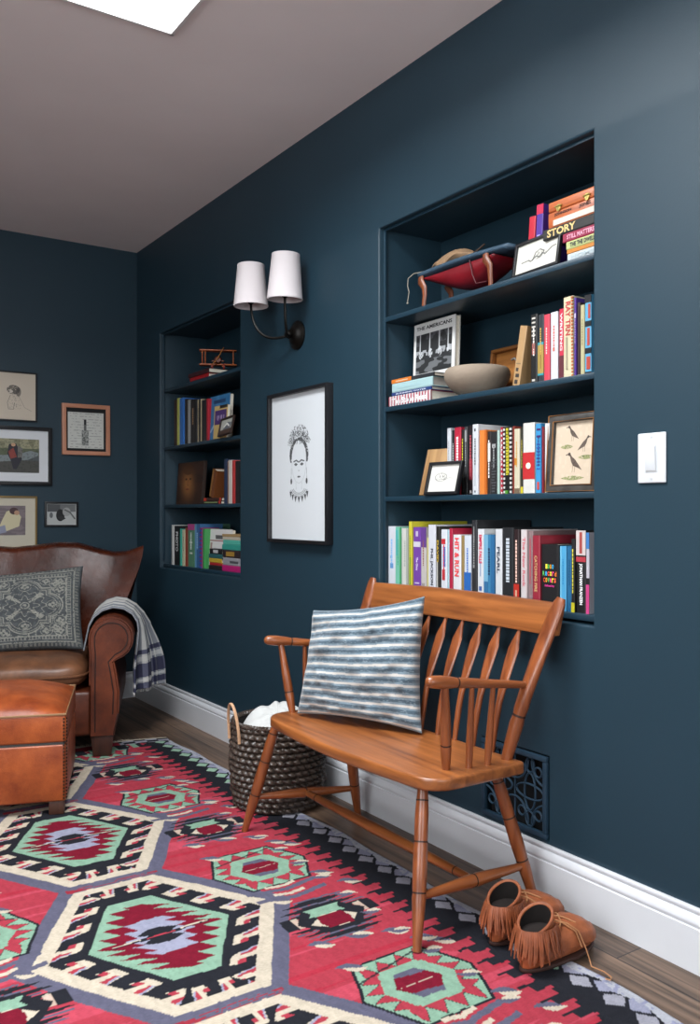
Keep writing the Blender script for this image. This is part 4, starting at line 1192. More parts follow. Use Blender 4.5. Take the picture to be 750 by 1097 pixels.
R4 =[
 (2.362,2.317,0.212,0.19,'e8eaf2','','7fb2e0','white book with pale blue mark, leftmost on the bottom shelf'),
 (2.315,2.283,0.211,0.19,'7fd0b4','','4a9a80','mint green paperback second from left on the bottom shelf'),
 (2.281,2.244,0.207,0.19,'e2e2da','','a0a8a0','off-white paperback between the mint and the yellow one'),
 (2.242,2.226,0.229,0.24,'dcd33a','','5a7a30','tall bright yellow book standing out above its neighbours'),
 (2.225,2.184,0.211,0.2,'6b3f95','The Glory','e6dcf0','purple book with a white label on its spine'),
 (2.182,2.155,0.211,0.19,'cfc8c4','','8a5a50','grey book with purple top, right of the purple book'),
 (2.154,2.142,0.179,0.17,'e8dc96','','000000','short pale yellow book'),
 (2.141,2.105,0.220,0.2,'e4e6ee','PHIL JACKSON','2a3040','white book titled in spaced dark capitals'),
 (2.103,2.087,0.215,0.2,'1f1d1a','DAVID','c8a640','black book with gold lettering'),
 (2.085,2.056,0.206,0.2,'e8ecf4','','d0303a','white book with red and blue splashes'),
 (2.055,2.045,0.206,0.2,'b8dce4','','000000','thin pale blue book'),
 (2.044,2.028,0.210,0.2,'c22345','','000000','narrow crimson book left of the red lettered white one'),
 (2.027,1.990,0.191,0.19,'f0eef0','HIT & RUN','e03038','white book with large red capitals'),
 (1.990,1.976,0.189,0.18,'8a7448','','000000','tan and black narrow book right of the red lettered one'),
 (1.975,1.945,0.190,0.19,'dfe6f0','','3468b8','white book with bright blue lower half'),
 (1.943,1.921,0.236,0.22,'26272a','','9a9a9a','tallest black narrow book on the bottom shelf'),
 (1.919,1.891,0.210,0.19,'e6e8ec','EMPIRE FALLS','d02850','white book with small pink capitals near its top'),
 (1.890,1.845,0.194,0.19,'3f86b4','','183a5a','wide blue paperback shaded from pale to deep blue'),
 (1.844,1.816,0.211,0.19,'e2e4e8','PEARL','384050','white book with slim dark capitals right of the wide blue one'),
 (1.815,1.770,0.216,0.2,'202225','-','b8c0c8','thick black hardback right of the slim titled white one'),
 (1.767,1.746,0.211,0.19,'27181a','-','e6c0b0','black book with flame red lower spine'),
 (1.743,1.716,0.211,0.2,'e2d8d8','The New Rock','c86a74','white book with thin pink lettering'),
 (1.714,1.695,0.208,0.19,'9a7f80','','b84a58','dusty mauve book left of the dark red one'),
 (1.694,1.666,0.196,0.2,'8a2434','CATCHING FIRE','caa070','dark red book with gold capitals down its spine'),
 (1.663,1.600,0.173,0.14,'18181a','','000000','very thick black book with rainbow lettering'),
 (1.597,1.576,0.170,0.19,'56b0e0','','2a80b0','light blue book beside the thick black rainbow one'),
 (1.575,1.558,0.169,0.19,'286f9c','','184a70','darker blue book right of the light blue one'),
 (1.557,1.545,0.190,0.2,'1f1f20','-','d8cc40','slim black book with yellow lettering and yellow foot'),
 (1.543,1.511,0.212,0.2,'161617','JONATHAN FRANZEN','f0f0f0','tall black book with white capitals under a pale red-marked top'),
 (1.510,1.499,0.207,0.2,'d8d4dc','','000000','narrow white and blue book with pink foot, against niche side'),
]
S2 =[
 (4.192,4.154,0.233,0.17,'33211a','','000000','dark brown thin book, leftmost below the toy biplane'),
 (4.151,4.114,0.238,0.18,'c8cc6a','','000000','yellow-green thin book in the far niche'),
 (4.110,4.062,0.234,0.18,'3a78c8','','000000','bright blue narrow book in the far niche'),
 (4.058,4.023,0.224,0.18,'262422','','000000','black narrow book next to the bright blue one'),
 (4.021,3.992,0.216,0.17,'8a8a88','','000000','grey narrow book in the far niche'),
 (3.988,3.925,0.213,0.18,'1c1b1b','','a08060','thick black book in the far niche row'),
 (3.922,3.899,0.206,0.18,'22262c','','000000','slate black thin book in the far niche row'),
 (3.897,3.858,0.205,0.17,'b8a888','','30302c','cream and black spined book in the far niche row'),
 (3.855,3.796,0.197,0.10,'201f22','','000000','black wide book left of the thin scarlet one'),
 (3.793,3.774,0.197,0.06,'b82030','','000000','thin scarlet book left of the large blue cover'),
]
S3 =[
 (3.612,3.580,0.201,0.18,'22304a','','000000','navy book beside the leaning brown one in the far niche'),
 (3.577,3.558,0.191,0.18,'7a5a48','','000000','brown thin book in the far niche'),
 (3.556,3.522,0.194,0.18,'e0d6cc','','000000','cream white book in the far niche'),
 (3.520,3.498,0.192,0.18,'c03a38','','000000','red thin book next to the cream one'),
 (3.495,3.453,0.187,0.18,'1c1c1e','','000000','black book at the near side of the portrait shelf'),
]
S4 =[
 (4.214,4.189,0.202,0.18,'d8d8d4','','000000','thin white book, leftmost on the far niche bottom shelf'),
 (4.186,4.109,0.198,0.19,'161618','PHOTO','d8d8d8','black book with white capitals on the far niche bottom shelf'),
 (4.106,4.092,0.184,0.18,'3aa894','','000000','very thin teal book'),
 (4.089,4.053,0.180,0.18,'e0dcb8','','606060','cream book beside the thin teal one'),
 (4.050,4.012,0.190,0.18,'8a4030','','000000','rusty brown book left of the pink-topped green one'),
 (4.009,3.931,0.209,0.19,'4f7a60','','d8e0d8','green book with a pink top'),
 (3.928,3.871,0.210,0.12,'3f6fa0','','90b0d0','steel blue book right of the pink-topped green one'),
 (3.867,3.843,0.193,0.09,'7a2a60','','000000','magenta and blue speckled thin book'),
 (3.841,3.817,0.188,0.07,'3a8a4a','','000000','thin leaf green book left of the white cover'),
]

CHK=[(i/15+.012,i/15+.045,'e8e6e0',.04,.22) for i in range(15)]+[(i/15+.012,i/15+.045,'e8e6e0',.78,.96) for i in range(15)]
BANDS={ # keyed by the start of the label
'black book with white marks':[(.93-.062*i,.955-.062*i,'dcd6cc',.2,.75) for i in range(5)]+[(.42,.58,'b06058',.25,.7),(.03,.06,'dcd6cc',.25,.7)],
'charcoal book with a gold':[(.12,.56,'b99a50',0,1),(.55,.59,'3fa3b0'),(.10,.13,'3fa3b0'),(.2,.5,'8a6f34',.35,.6)],
'white book with a tiny':[(.42,.47,'c86040',.35,.6)],
'red-topped book':[(.0,.33,'5a2830')],
'tall cream book with red':[(i/24+.008,i/24+.032,'c86a34',.84,1) for i in range(24)]+[(.10,.50,'b8ae94',.3,.45)],
'very thin purple':[(.74,.80,'e0d8f0',.1,.9)],
'sky blue book':[(.90,1,'16161a'),(.60,.67,'16161a'),(.26,.33,'16161a'),(.0,.03,'16161a'),(.70,.88,'c84a3a',.55,.9),(.36,.58,'c84a3a',.4,.8),(.06,.22,'c84a3a',.3,.9)],
'charcoal grey book right':[(.78,.95,'a8a8a8',.2,.8)],
'black book with dull red':[(.22,.52,'8a2c38',.2,.9),(.03,.07,'d8d0d0',.3,.7)],
'tall white book beside':[(.90,.94,'26282c',.35,.6),(.03,.06,'60646a',.35,.6),(.12,.5,'b4bac2',.4,.55)],
'bright orange book':[(0,1,'d06a24',.72,1)],
'dark book with a white upper':[(.52,.82,'e6e4e0',.15,.95)],
'thick black speckled':[(.74,.80,'b8b8b8',.25,.4),(.74,.80,'b8b8b8',.6,.75)]+[(.04+.045*i,.055+.045*i,'55565a',.15+.05*(i%3),.6+.08*(i%4)) for i in range(12)],
'thin red and white':[(i/14,i/14+.03,'f0eaea',.5,1) for i in range(14)],
'black book with white squares':CHK+[(.28,.98,'d9cf3a',.40,.60)]+[(.30+.045*i,.308+.045*i,'141414',.40,.60) for i in range(15)]+[(.0,.05,'5aa03a',.35,.6)],
'cream book with an orange':[(.44,.55,'d88a2c',.1,.6),(0,.08,'6a5a48')],
'narrow black book with yellow':[(0,.10,'e0d030')],
'thick white book with a wide':[(.20,.58,'cf3034')],
'bright blue book':[(.90,.93,'3a1f5a',.2,.8),(.80,.83,'3a1f5a',.2,.8)]+[(.34+.05*i,.36+.05*i,'2a4a90',.22,.72) for i in range(8)]+[(.05,.16,'e05040',.3,.6),(0,1,'2b7ab0',.86,1)],
'white book with pale blue mark':[(.34,.42,'6aa6e0',.3,.7),(.50,.54,'9ac0e8',.3,.6)],
'mint green':[(0,1,'4fae6a',.80,1),(.55,.95,'5ac0c0',.15,.5)],
'off-white paperback between':[(0,1,'b4bab0',.7,1)],
'tall bright yellow':[(.08,.5,'7aa83a',.3,.7)],
'purple book with a white':[(.70,.78,'e4e0ec',.05,.95),(.86,.94,'d8cce8',.35,.65),(.14,.16,'d8cce8',.2,.8)],
'grey book with purple':[(.70,1,'5d3a80'),(.08,.16,'a8a09c',.2,.8)],
'white book titled in spaced':[(.88,.96,'8a90a0',.2,.8)],
'black book with gold':[(.03,.5,'d8d4cc',.15,.5)],
'white book with red and blue':[(.78,.86,'d03038',.1,.75),(.44,.74,'2a78c8',.35,.75),(.24,.40,'d03a44',.2,.7)],
'white book with bright blue':[(.0,.42,'2f6fc0')],
'tallest black narrow':[(.40,.44,'a0a0a0',.3,.6),(.72,.92,'8c8c8c',.4,.55)],
'white book with small pink':[(.14,.20,'4a6ab0',.25,.7),(.34,.56,'8aa0c8',.42,.55)],
'wide blue paperback':[(0,1,'7fb8d8',.0,.4),(0,.30,'3a78a8',.0,.4),(0,1,'28608c',.68,1)],
'white book titled':[],
'black book with flame':[(0,.28,'c83024'),(.0,.2,'e8c0a0',.3,.6)],
'white book with thin pink':[(0,1,'c8b4b4',.85,1)],
'dusty mauve':[(.3,.9,'b06068',.3,.6)],
'light blue book beside':[(0,1,'7cc8ec',.0,.25)],
'slim black book':[(.0,.13,'e8dc30')],
'tall black book with white':[(.70,1,'e6d8d4'),(.72,.98,'b8504a',.35,.65),(.62,.68,'c8404c',0,1)],
'narrow white and blue':[(.80,1,'4a8ad0'),(.0,.36,'e04a90'),(.36,.44,'1c1c1e')],
'green book with a pink':[(.86,1,'c04a90'),(.3,.34,'d8e0d8',.3,.7),(.55,.59,'d8e0d8',.3,.7)],
'magenta and blue':[(.1*i,.1*i+.05,'2a5ab0') for i in range(10)],
'steel blue book':[(0,1,'6aa0c8',.0,.35)],
'cream and black spined':[(0,1,'26241f',.5,1)],
}
TIT={'Phil':1}
def row(rows,z,group,X=.032,back=0):
    X0=X
    for n_,(ya,yb,h,d,c,t,tc,l) in enumerate(rows):
        X=X0
        if n_<back: X=.082; ya*=1.0275; yb*=1.0275; d=.17; h+=.004
        w=ya-yb-.0012; yc=(ya+yb)/2; bd=[]
        for k,v in BANDS.items():
            if l.startswith(k): bd=v
        kw={}
        if 'PHIL' in t: kw=dict(tfrac=(.14,.66),tw=.42)
        if 'HIT' in t: kw=dict(tfrac=(.34,.95),tw=.55)
        if t=='PEARL': kw=dict(tfrac=(.40,.76),tw=.42)
        if 'FRANZEN' in t: kw=dict(tfrac=(.10,.60),tw=.42)
        if 'CATCH' in t: kw=dict(tfrac=(.22,.72),tw=.38)
        if 'RAY' in t: kw=dict(tfrac=(.52,.94),tw=.5)
        if 'WRIT' in t: kw=dict(tfrac=(.40,.94),tw=.5)
        if 'New' in t: kw=dict(tfrac=(.25,.90),tw=.42)
        if 'EMPIRE' in t: kw=dict(tfrac=(.52,.92),tw=.45)
        if 'Glory' in t: kw=dict(tfrac=(.34,.54),tw=.3)
        if 'DAVID' in t: kw=dict(tfrac=(.48,.80),tw=.6)
        if t=='PHOTO': kw=dict(tfrac=(.35,.85),tw=.4)
        hh=abs(math.sin(ya*91))*.006
        b=book(l,w,h,d,c,Matrix.Translation((X+hh,yc,z))@SPM,t,tc,bd,group,**kw)
        if l.startswith('very thick black'):
            cols=['e8d83a','e05090','4aa0e0','40b060']; 
            for k,(s,L,zz) in enumerate((('1000',.030,.66),('Record',.050,.55),('Covers',.046,.45),('Edited by',.034,.36))):
                # rainbow words set across the spine, one mesh per letter run
                n=len(s); cw_=L/n
                if k<3:
                    pal=[['f0e040','50c060','e8a030','40a8e0'],['60c060','40a8e0','e05030','f0e040','e04080','e87830'],['e05030','f0a030','60c060','e04080','f0e040','f06040']][k]
                    for q,chh in enumerate(s):
                        mt=Matrix.Translation((-L/2+cw_*(q+.5),-.0028,h*zz))@Matrix(((1,0,0,0),(0,0,-1,0),(0,1,0,0),(0,0,0,1)))
                        text(chh,b,mt,cw_*.84,.0125,M(pal[q%len(pal)],.5))
                else:
                    mt=Matrix.Translation((0,-.0028,h*zz))@Matrix(((1,0,0,0),(0,0,-1,0),(0,1,0,0),(0,0,0,1)))
                    text(s,b,mt,L,.007,M('d83a90',.5))
        if l.startswith('thick white book with a wide'):
            m=MB(); m.ring([(0,-.0032,h*.39),(0,-.0020,h*.39)],.0085,20); m.build('spine_oval',M('ece8cc',.6),b)
            for q in range(1): pass
row(R2,1.361,'books on the second shelf of the large niche')
row(R3,1.0615,'books on the third shelf of the large niche',back=6)
row(R4,.7505,'books on the bottom shelf of the large niche')
row(S2,1.347,'books on the second shelf of the far niche',.03)
row(S3,1.049,'books on the third shelf of the far niche',.03)
row(S4,.743,'books on the bottom shelf of the far niche',.03)
def stand(label,y,z,w,h,d,color,tilt=0,X=.035,yaw=0,**k):
    # tilt >0 leans to the right (towards -y) ; pivot at the bottom edge
    T=Matrix.Translation((X,y,z))@Matrix.Rotation(tilt,4,'X')@Matrix.Rotation(yaw,4,'Z')@SPM
    return book(label,w,h,d,color,T,**k)
def lie(label,y_right,y_left,z0,w,d,color,X=.035,yaw=0,**k):
    k.setdefault('tc','000000')
    # spine along the shelf front from y_left to y_right, thickness w
    T=Matrix.Translation((X,y_right,z0+w/2))@Matrix.Rotation(yaw,4,'Z')@LYM
    return book(label,w,y_left-y_right,d,color,T,**k)
g2='books on the second shelf of the large niche'
b=book('tan brown book leaning right, first upright after the stone bowl',.027,.165,.17,'c29a6a',Matrix.Translation((.04,1.7645,1.3638))@Matrix.Rotation(R(11),4,'X')@SPM,'','000000',((.03,.10,'3a3430',.25,.7),(.14,.2,'3a3430',.3,.8),(.24,.30,'3a3430',.25,.6),(.36,.38,'7a6a50',.2,.8)),g2)
gs='stacked books right on the top shelf'
z=1.661
for lab,w,yl,c,kw in (('pale grey-white slim book, lowest of the stack on the top right shelf',.021,1.570,'d3dbdd',dict(title='HOME',tc='a8b4b8')),
    ('thin orange book lying above the pale one on the top shelf',.011,1.572,'d88a34',{}),
    ('pale lime book with dark lettering, third from bottom in the top shelf stack',.021,1.574,'c8cf8a',dict(title='THE THE DWELL',tc='2a3038',tw=.55)),
    ('maroon book with pink lettering in the top shelf stack',.023,1.586,'8a2440',dict(title='STILL MATTERS',tc='e0a0b4',tw=.5)),
    ('wide black book titled STORY in gold beneath the wooden box',.0275,1.656,'232322',dict(title='STORY',tc='d9b978',tw=.72,tfrac=(.40,.92)))):
    lie(lab,1.4665,yl,z,w,.185,c,group=gs,**kw); z+=w+.0004
# upright pair behind the small frame
for lab,y,h,c,kw in (('crimson book leaning right beside the purple one on the top shelf',1.720,.162,'cf2038',{}),('purple book with crimson top leaning on the stack, top shelf',1.692,.187,'4a2c8a',dict(bands=((.86,1,'d82050'),),title='LOVE',tc='a8a0e0',tfrac=(.30,.56)))):
    book(lab,.024,h,.15,c,Matrix.Translation((.055,y+.006,1.6640))@Matrix.Rotation(R(4),4,'X')@SPM,group=gs,**({'title':'', 'tc':'000000'}|kw))
# wooden box on the stack
def woodbox():
    y0,y1=1.4660,1.640; z0=1.7656; H=.070
    r=thing('wooden_box','orange wooden box with two brass clasps on top of the stacked books','box',(.035,(y0+y1)/2,z0))
    W_=wood('9a4a26','c8703e',.45,1,1.2,.2); hw=(y1-y0)/2
    MB().box((0,-hw,0),(.15,hw,H*.60)).build('body',W_,r,bevel=.004)
    MB().box((0,-hw,H*.61),(.15,hw,H)).build('lid',W_,r,bevel=.005,seg=3)
    for y in (-.048,.048):
        m=MB(); m.ring([(-.003,y,H*.70),(-.001,y,H*.70)],.008,12); m.ring([(-.004,y,H*.62),(-.001,y,H*.62)],.0055,10); m.ring([(-.003,y-.012,H*.74),(-.003,y+.012,H*.74)],.0022,8); m.build('clasp',M('c8b468',.3,metal=.7),r)
    MB().box((-.0012,-hw+.008,.004),(0,hw-.020,.019)).build('label_strip',M('c9c2b4',.6),r)
    mt=Matrix.Translation((-.0012,.034,.031))@Matrix(((0,0,-1,0),(-1,0,0,0),(0,1,0,0),(0,0,0,1)))
    text('JOHNSON',r,mt,.058,.009,M('20100a',.6))
    mt=Matrix.Translation((-.0012,-.040,.031))@Matrix(((0,0,-1,0),(-1,0,0,0),(0,1,0,0),(0,0,0,1)))
    text('JONES',r,mt,.038,.011,M('20100a',.6))
woodbox()
# framed sketches on the shelves (leaning back)
def lean(y,z,X,ang,yaw=0,roll=0):
    return Matrix.Translation((X,y,z))@Matrix.Rotation(yaw,4,'Z')@SPM@Matrix.Rotation(roll,4,'Y')@Matrix.Rotation(-ang,4,'X')
def scribble(U,V):
    c=fill(U,'c9c6bc'); 
    put(c,segd(U,V,[(.14,.38),(.30,.40),(.36,.34),(.48,.46),(.55,.40),(.62,.50),(.70,.44),(.84,.60),(.92,.62)])<.020,'3a3a38',.8)
    put(c,segd(U,V,[(.40,.36),(.46,.60),(.56,.66),(.66,.56),(.60,.40),(.50,.36)])<.016,'3c3c3a',.8); put(c,(np.hypot((U-.58)/.14,(V-.48)/.14)<1)&(vnoise(U*40,V*40,2)>.6),'5a5a58',.6); return c
def catsketch(U,V):
    c=fill(U,'cbc9c2'); K='3a3a3a'
    put(c,np.abs(np.hypot((U-.38)/.20,(V-.55)/.15)-1)<.06,K,.6); put(c,(np.hypot((U-.38)/.2,(V-.55)/.15)<1)&(vnoise(U*40,V*40,2)>.68),K,.5)
    put(c,np.hypot(U-.34,V-.56)<.02,K);put(c,np.hypot(U-.46,V-.56)<.02,K); put(c,segd(U,V,[(.28,.42),(.22,.50),(.55,.46),(.66,.52),(.78,.50)])<.007,K,.6); return c
frame('framed_sketch','small black-framed ink sketch leaning on the top shelf beside the stacked books','picture',lean(1.776,1.661,.045,R(9),R(-4)),.182,.100,.008,.012,BLACKF,None,0,scribble)
frame('framed_sketch','small black-framed animal sketch leaning on the bird print shelf','picture',lean(2.141,1.0615,.024,R(14),R(2),R(0)),.150,.105,.009,.014,BLACKF,None,0,catsketch)
r=thing('wooden_board','plain brown board leaning behind the small black-framed animal sketch','board',mat=lean(2.232,1.0645,.070,R(16),R(8)))
MB().box((0,-.004,0),(.116,.004,.156)).build('panel',wood('8a6440','b08a5c',.5,2,1,.1),r,bevel=.001); MB().box((-.004,-.003,-.001),(-.0002,.006,.157)).build('edge_strip',M('1c1613',.5),r,bevel=.0005)
# bird print in an antique frame
def birds(U,V):
    c=fill(U,'c4b29c'); put(c,vnoise(U*14,V*14,3)>.7,'cfbca6',.5)
    def bird(cx,cy,s,flip=1):
        x=(U-cx)/s*flip; y=(V-cy)/s*1.25
        body=inpoly(x,y,[(-.42,.42),(-.30,.50),(-.16,.30),(.10,.10),(.40,-.25),(.62,-.52),(.40,-.42),(.20,-.34),(-.06,-.24),(-.22,.02),(-.30,.30)])
        put(c,body,'5e5048'); put(c,body&(vnoise(U*60,V*60,7)>.6),'3a332e',.7); put(c,np.hypot(x+.36,y-.44)<.10,'4a403a'); put(c,segd(x,y,[(-.44,.44),(-.60,.40)])<.03,'4a403a')
        for a in (-.06,.10): put(c,segd(x,y,[(a,-.22),(a-.04,-.62)])<.018,'6a5a4a',.8)
    def tuft(cx,cy,w):
        m=(np.abs(U-cx)<w)&(np.abs(V-cy)<.035*(1-((U-cx)/w)**2)); put(c,m&(vnoise(U*50,V*50,4)>.3),'7d8650',.85); put(c,m&(vnoise(U*70,V*70,5)>.7),'4f5a34',.8)
    bird(.44,.82,.27,1); bird(.74,.64,.27,-1); bird(.50,.36,.34,1)
    tuft(.30,.60,.16); tuft(.80,.42,.20); tuft(.48,.10,.30); return c
ant=M('3d3a37',.45,.55,28,.35)
r=frame('framed_bird_print','antique mottled grey frame with a print of three dark birds, right on third shelf','picture',lean(1.6395,1.0615,.040,R(4)),  .172,.205,.020,.016,ant,None,0,birds,res=320)
gold=M('9a6a3c',.4,metal=.3)
for k,(o_,dy) in enumerate(((.0015,-.0172),(.0180,-.0172))):
    m=MB(); w_,h_=.172,.205; m.ring([(o_,dy,o_),(w_-o_,dy,o_),(w_-o_,dy,h_-o_),(o_,dy,h_-o_)],.0018,6,closed=True); m.build('gilt_edge',gold,r)
# ---- top shelf: red and blue slung leather seat on curved wooden legs
def sling():
    r=thing('leather_sling_stool','small red leather sling piece with blue top and curved wooden legs, top shelf','stool',(.09,2.035,1.661))
    WL=wood('5a2c18','8a4a2a',.4,2,2,.2)
    # blue slab, sloping down to the left
    def slab_(u,v):
        y=.190-.415*u; z=.117-.006*u+.006*math.sin(PI*u); return (-.035+.13*v,y,z)
    m=MB(); m.grid(slab_,20,4); m.build('top_panel',M('34495a',.5,.1,30),r,solid=.012)
    def sl(u,v):
        y=.170-.330*u; s=math.sin(PI*min(1,u*1.0)); edge=1-abs(2*v-1)**3
        z=.106-.085*s**.8*edge**.6*(.4+.6*u)-.004
        return (-.030+.115*v,y,z)
    m=MB(); m.grid(sl,30,14); m.build('red_sling',M('700c18',.42,.2,14,.1),r,solid=.004)
    m=MB(); m.ring([(-.034,-.060,.106),(-.036,-.075,.060),(-.035,-.090,.030),(-.030,-.130,.028)],.0018,6); m.build('seam',M('4a0a12',.6),r)
    # curved legs
    for y,yy in ((.176,.160),(-.128,-.150)):
        for x in (-.032,.08):
            m=MB(); P=[(x,y,.108),(x-.004,y-.004*1,.092),(x,y-.018,.070),(x,y-.020,.045),(x,yy,.022),(x,yy+.002,.001)]
            m.ring(P,[(.012,.006),(.014,.006),(.012,.006),(.009,.006),(.008,.006),(.009,.006)],10,flat=((0,1,0),1)); m.build('leg',WL,r)
    m=MB(); m.box((-.03,-.16,.001),(.08,.13,.004))
sling()
r=thing('suede_pouch','crumpled tan suede pouch lying on the slung red leather piece','pouch',(.11,2.105,1.778+.006))
def po(u,v):
    a=2*PI*u; k=math.sin(PI*v); x=.052*math.cos(a)*k; y=.115*math.cos(PI*v)+.006*math.sin(3*a); 
    y=.118*(1-2*v); z=.016+.018*k*math.sin(a)+.010*k*math.sin(v*9+1)+.006*math.sin(a*3+v*14)*k+.014*(1-abs(2*v-.9))*max(0,math.sin(a))
    return (x,y,max(.002,z))
m=MB(); m.grid(po,28,30,True); m.build('bag',M('8f7154',.8,.25,22,.3),r)
m=MB(); m.ring([(-.030,.118,.010),(-.055,.140,.004),(-.066,.155,-.010),(-.066,.158,-.035),(-.066,.150,-.055),(-.066,.158,-.085)],.0017,6); m.ball((-.066,.158,-.090),.004,8,6); m.build('drawstring',M('8a8478',.7),r)
m=MB(); m.ring([(-.01,-.10,.020),(-.012,-.128,.026),(-.012,-.150,.034)],.003,6); m.build('tie',M('3c2a1e',.7),r)
# ---- second shelf: photo book, stacked books, bowl, tray
def streetphoto(U,V):
    c=fill(U,'d8d8d6'); p=(U>.06)&(U<.93)&(V>.10)&(V<.80); put(c,p,'2a2b2c'); n=vnoise(U*18,V*14,3); put(c,p&(n>.55)&(V>.6),'55565a',.6)
    for i,x in enumerate((.16,.40,.63,.84)):
        put(c,p&(np.abs(U-x)<.012)&(V>.40),'b8babc'); put(c,p&(np.hypot((U-x-.02)/.05,(V-.44)/.08)<1)&(vnoise(U*40,V*40,i)>.35),'c8cacc',.8)
    put(c,p&(np.abs(V-.46)<.05)&(vnoise(U*30,V*12,8)>.5),'a8aaac',.8); put(c,p&(V<.34)&(vnoise(U*9,V*20,5)>.55),'77797b',.7); return c
T=lean(2.318,1.4510,.110,R(2),R(-1))
r=thing('book','large white book with a dark photograph cover titled THE AMERICANS, propped upright','book',mat=T,group=g2)
MB().box((0,0,0),(.215,.0025,.187)).build('cover',M('d4d4d2',.45),r,smooth=False); MB().box((.002,.0025,.003),(.212,.018,.184)).build('page_block',PAGES,r,smooth=False); MB().box((0,.018,0),(.215,.0205,.187)).build('back_cover',M('a8a6a2',.5),r,smooth=False)
picture('cover_photograph',.215,.187,streetphoto,r,-.0006,res=240)
text('THE AMERICANS',r,Matrix.Translation((.106,-.0010,.170))@Matrix(((1,0,0,0),(0,0,-1,0),(0,1,0,0),(0,0,0,1))),.185,.0125,M('1c1d20',.6))
z=1.3612
gk='stacked books left on the second shelf'
stripe=[(i/15,i/15+.034,'e6e0e0') for i in range(15)]
for lab,w,yr,yl,d,c,kw in (('pink and white striped book, lowest of the stack below the photograph cover',.034,2.132,2.352,.17,'b84a5c',dict(bands=stripe,title='The Stone Road',tc='f4f0f0',tw=.55,tfrac=(.08,.92))),
    ('thin navy book second from bottom below the photograph cover',.011,2.128,2.336,.20,'24386c',dict(title='RUNNING WATER',tc='c8ccd8',tw=.4)),
    ('thick pale aqua book in the stack below the photograph cover',.030,2.122,2.334,.205,'b4d4d6',dict(title='-',tc='9ab8bc',pages=PAGESG)),
    ('dark slim book with orange spine half, topmost below the photograph cover',.0125,2.116,2.336,.19,'26282c',dict(bands=((.52,1,'e8802c'),(.60,.9,'f4d8b8',.35,.6))))):
    lie(lab,yr,yl,z,w,d,c,group=gk,**kw); z+=w+.0004
r=thing('stone_bowl','rounded pale stone bowl on the second shelf of the large niche','bowl',(.105,1.995,1.361))
m=MB(); k=[(.030,0),(.052,.004),(.080,.022),(.098,.048),(.103,.066),(.098,.084),(.088,.090),(.080,.086),(.070,.06),(.040,.030),(.001,.026)]
m.lathe(k,48); m.build('bowl',M('8f8070',.9,.12,9,.2,bscale=90),r,sub=1,ang=180)
r=thing('wooden_tray','shallow orange-brown wooden tray standing behind the stone bowl','tray',mat=lean(2.062,1.361,.225,R(6),R(-3)))
m=MB(); w_,h_=.175,.165; m.box((0,0,0),(w_,.004,h_)); m.build('panel',wood('7a4a20','b87a3a',.5,0,1,.1),r)
m=MB(); 
for a,b in (((0,0),(w_,.010)),((0,h_-.010),(w_,h_)),((0,.010),(.010,h_-.010)),((w_-.010,.010),(w_,h_-.010))): m.box((a[0],-.018,a[1]),(b[0],0,b[1]))
m.build('rim',wood('6a3c1a','9a6430',.5,0,1,.1),r,bevel=.001)
m=MB(); m.ring([(.085,-.002,.125),(.098,-.003,.128),(.112,-.003,.118),(.125,-.003,.102)],.003,6); m.build('painted_mark',M('8a8a88',.6),r)
# ---- far niche
gf='books lying flat under the toy biplane'
lie('scarlet book lying flat at the bottom under the toy biplane',3.790,4.000,1.645,.024,.17,'c01a22',X=.04,group=gf)
lie('dark maroon book lying on the scarlet one under the toy biplane',3.775,4.010,1.6694,.020,.19,'3a161c',X=.035,group=gf)
def biplane():
    r=thing('toy_biplane','small orange-brown wooden toy biplane on the flat books in the far niche','toy plane',(.10,3.812,1.690),R(64.5))
    W_=wood('8a3c18','c0672c',.45,1,2,.2); RW=M('8a2418',.5)
    for z in (.020,.088):
        MB().box((-.024,-.088,z),(.024,.088,z+.006)).build('wing',W_,r,bevel=.002)
    for y in (-.072,.060,.074):
        for x in (-.018,.018):
            m=MB(); m.ring([(x,y,.025),(x,y,.089)],.0024,8); m.build('strut',W_,r)
    m=MB(); m.ring([(-.045,0,.042),(-.025,0,.045),(.03,0,.046),(.080,0,.052)],[.012,.018,.016,.008],14); m.build('fuselage',wood('5a2412','7c3418',.45,0,2,.2),r)
    m=MB(); m.ring([(-.050,.030,.014),(-.050,0,.048),(-.050,-.026,.098)],[(.008,.002),(.005,.003),(.008,.002)],8,flat=((1,0,0),1)); m.build('propeller',wood('b0662c','d8904a',.4,2,2,.2),r)
    for y in (-.028,.028):
        m=MB(); m.ring([(-.018,y-.004,.013),(-.018,y+.004,.013)],.0135,16); m.build('wheel',RW,r)
        m=MB(); m.ring([(-.018,y*.9,.013),(-.005,y*.2,.034)],.0022,6); m.build('wheel_strut',W_,r)
    MB().box((.060,-.030,.052),(.080,.030,.056)).build('tail_plane',W_,r); MB().box((.062,-.002,.055),(.080,.002,.080)).build('tail_fin',W_,r)
biplane()
def bluecover(U,V):
    c=fill(U,'2f6a98'); put(c,vnoise(U*5,V*6,2)>.6,'4a86b0',.6); put(c,(np.abs(U-.5)<.3)&(V>.82)&(V<.9),'1d3f66'); put(c,segd(U,V,[(.1,.2),(.4,.45),(.5,.3),(.8,.5)])<.03,'a8c4d8',.6); return c
r=thing('book','large blue book facing forward on the second shelf of the far niche','book',mat=lean(3.788,1.347,.040,R(3)),group='books on the second shelf of the far niche')
MB().box((0,0,0),(.205,.003,.205)).build('cover',M('3a78a8',.45),r,smooth=False); MB().box((.002,.003,.003),(.202,.02,.202)).build('page_block',PAGES,r,smooth=False); picture('cover_picture',.205,.205,bluecover,r,-.0006,res=120)
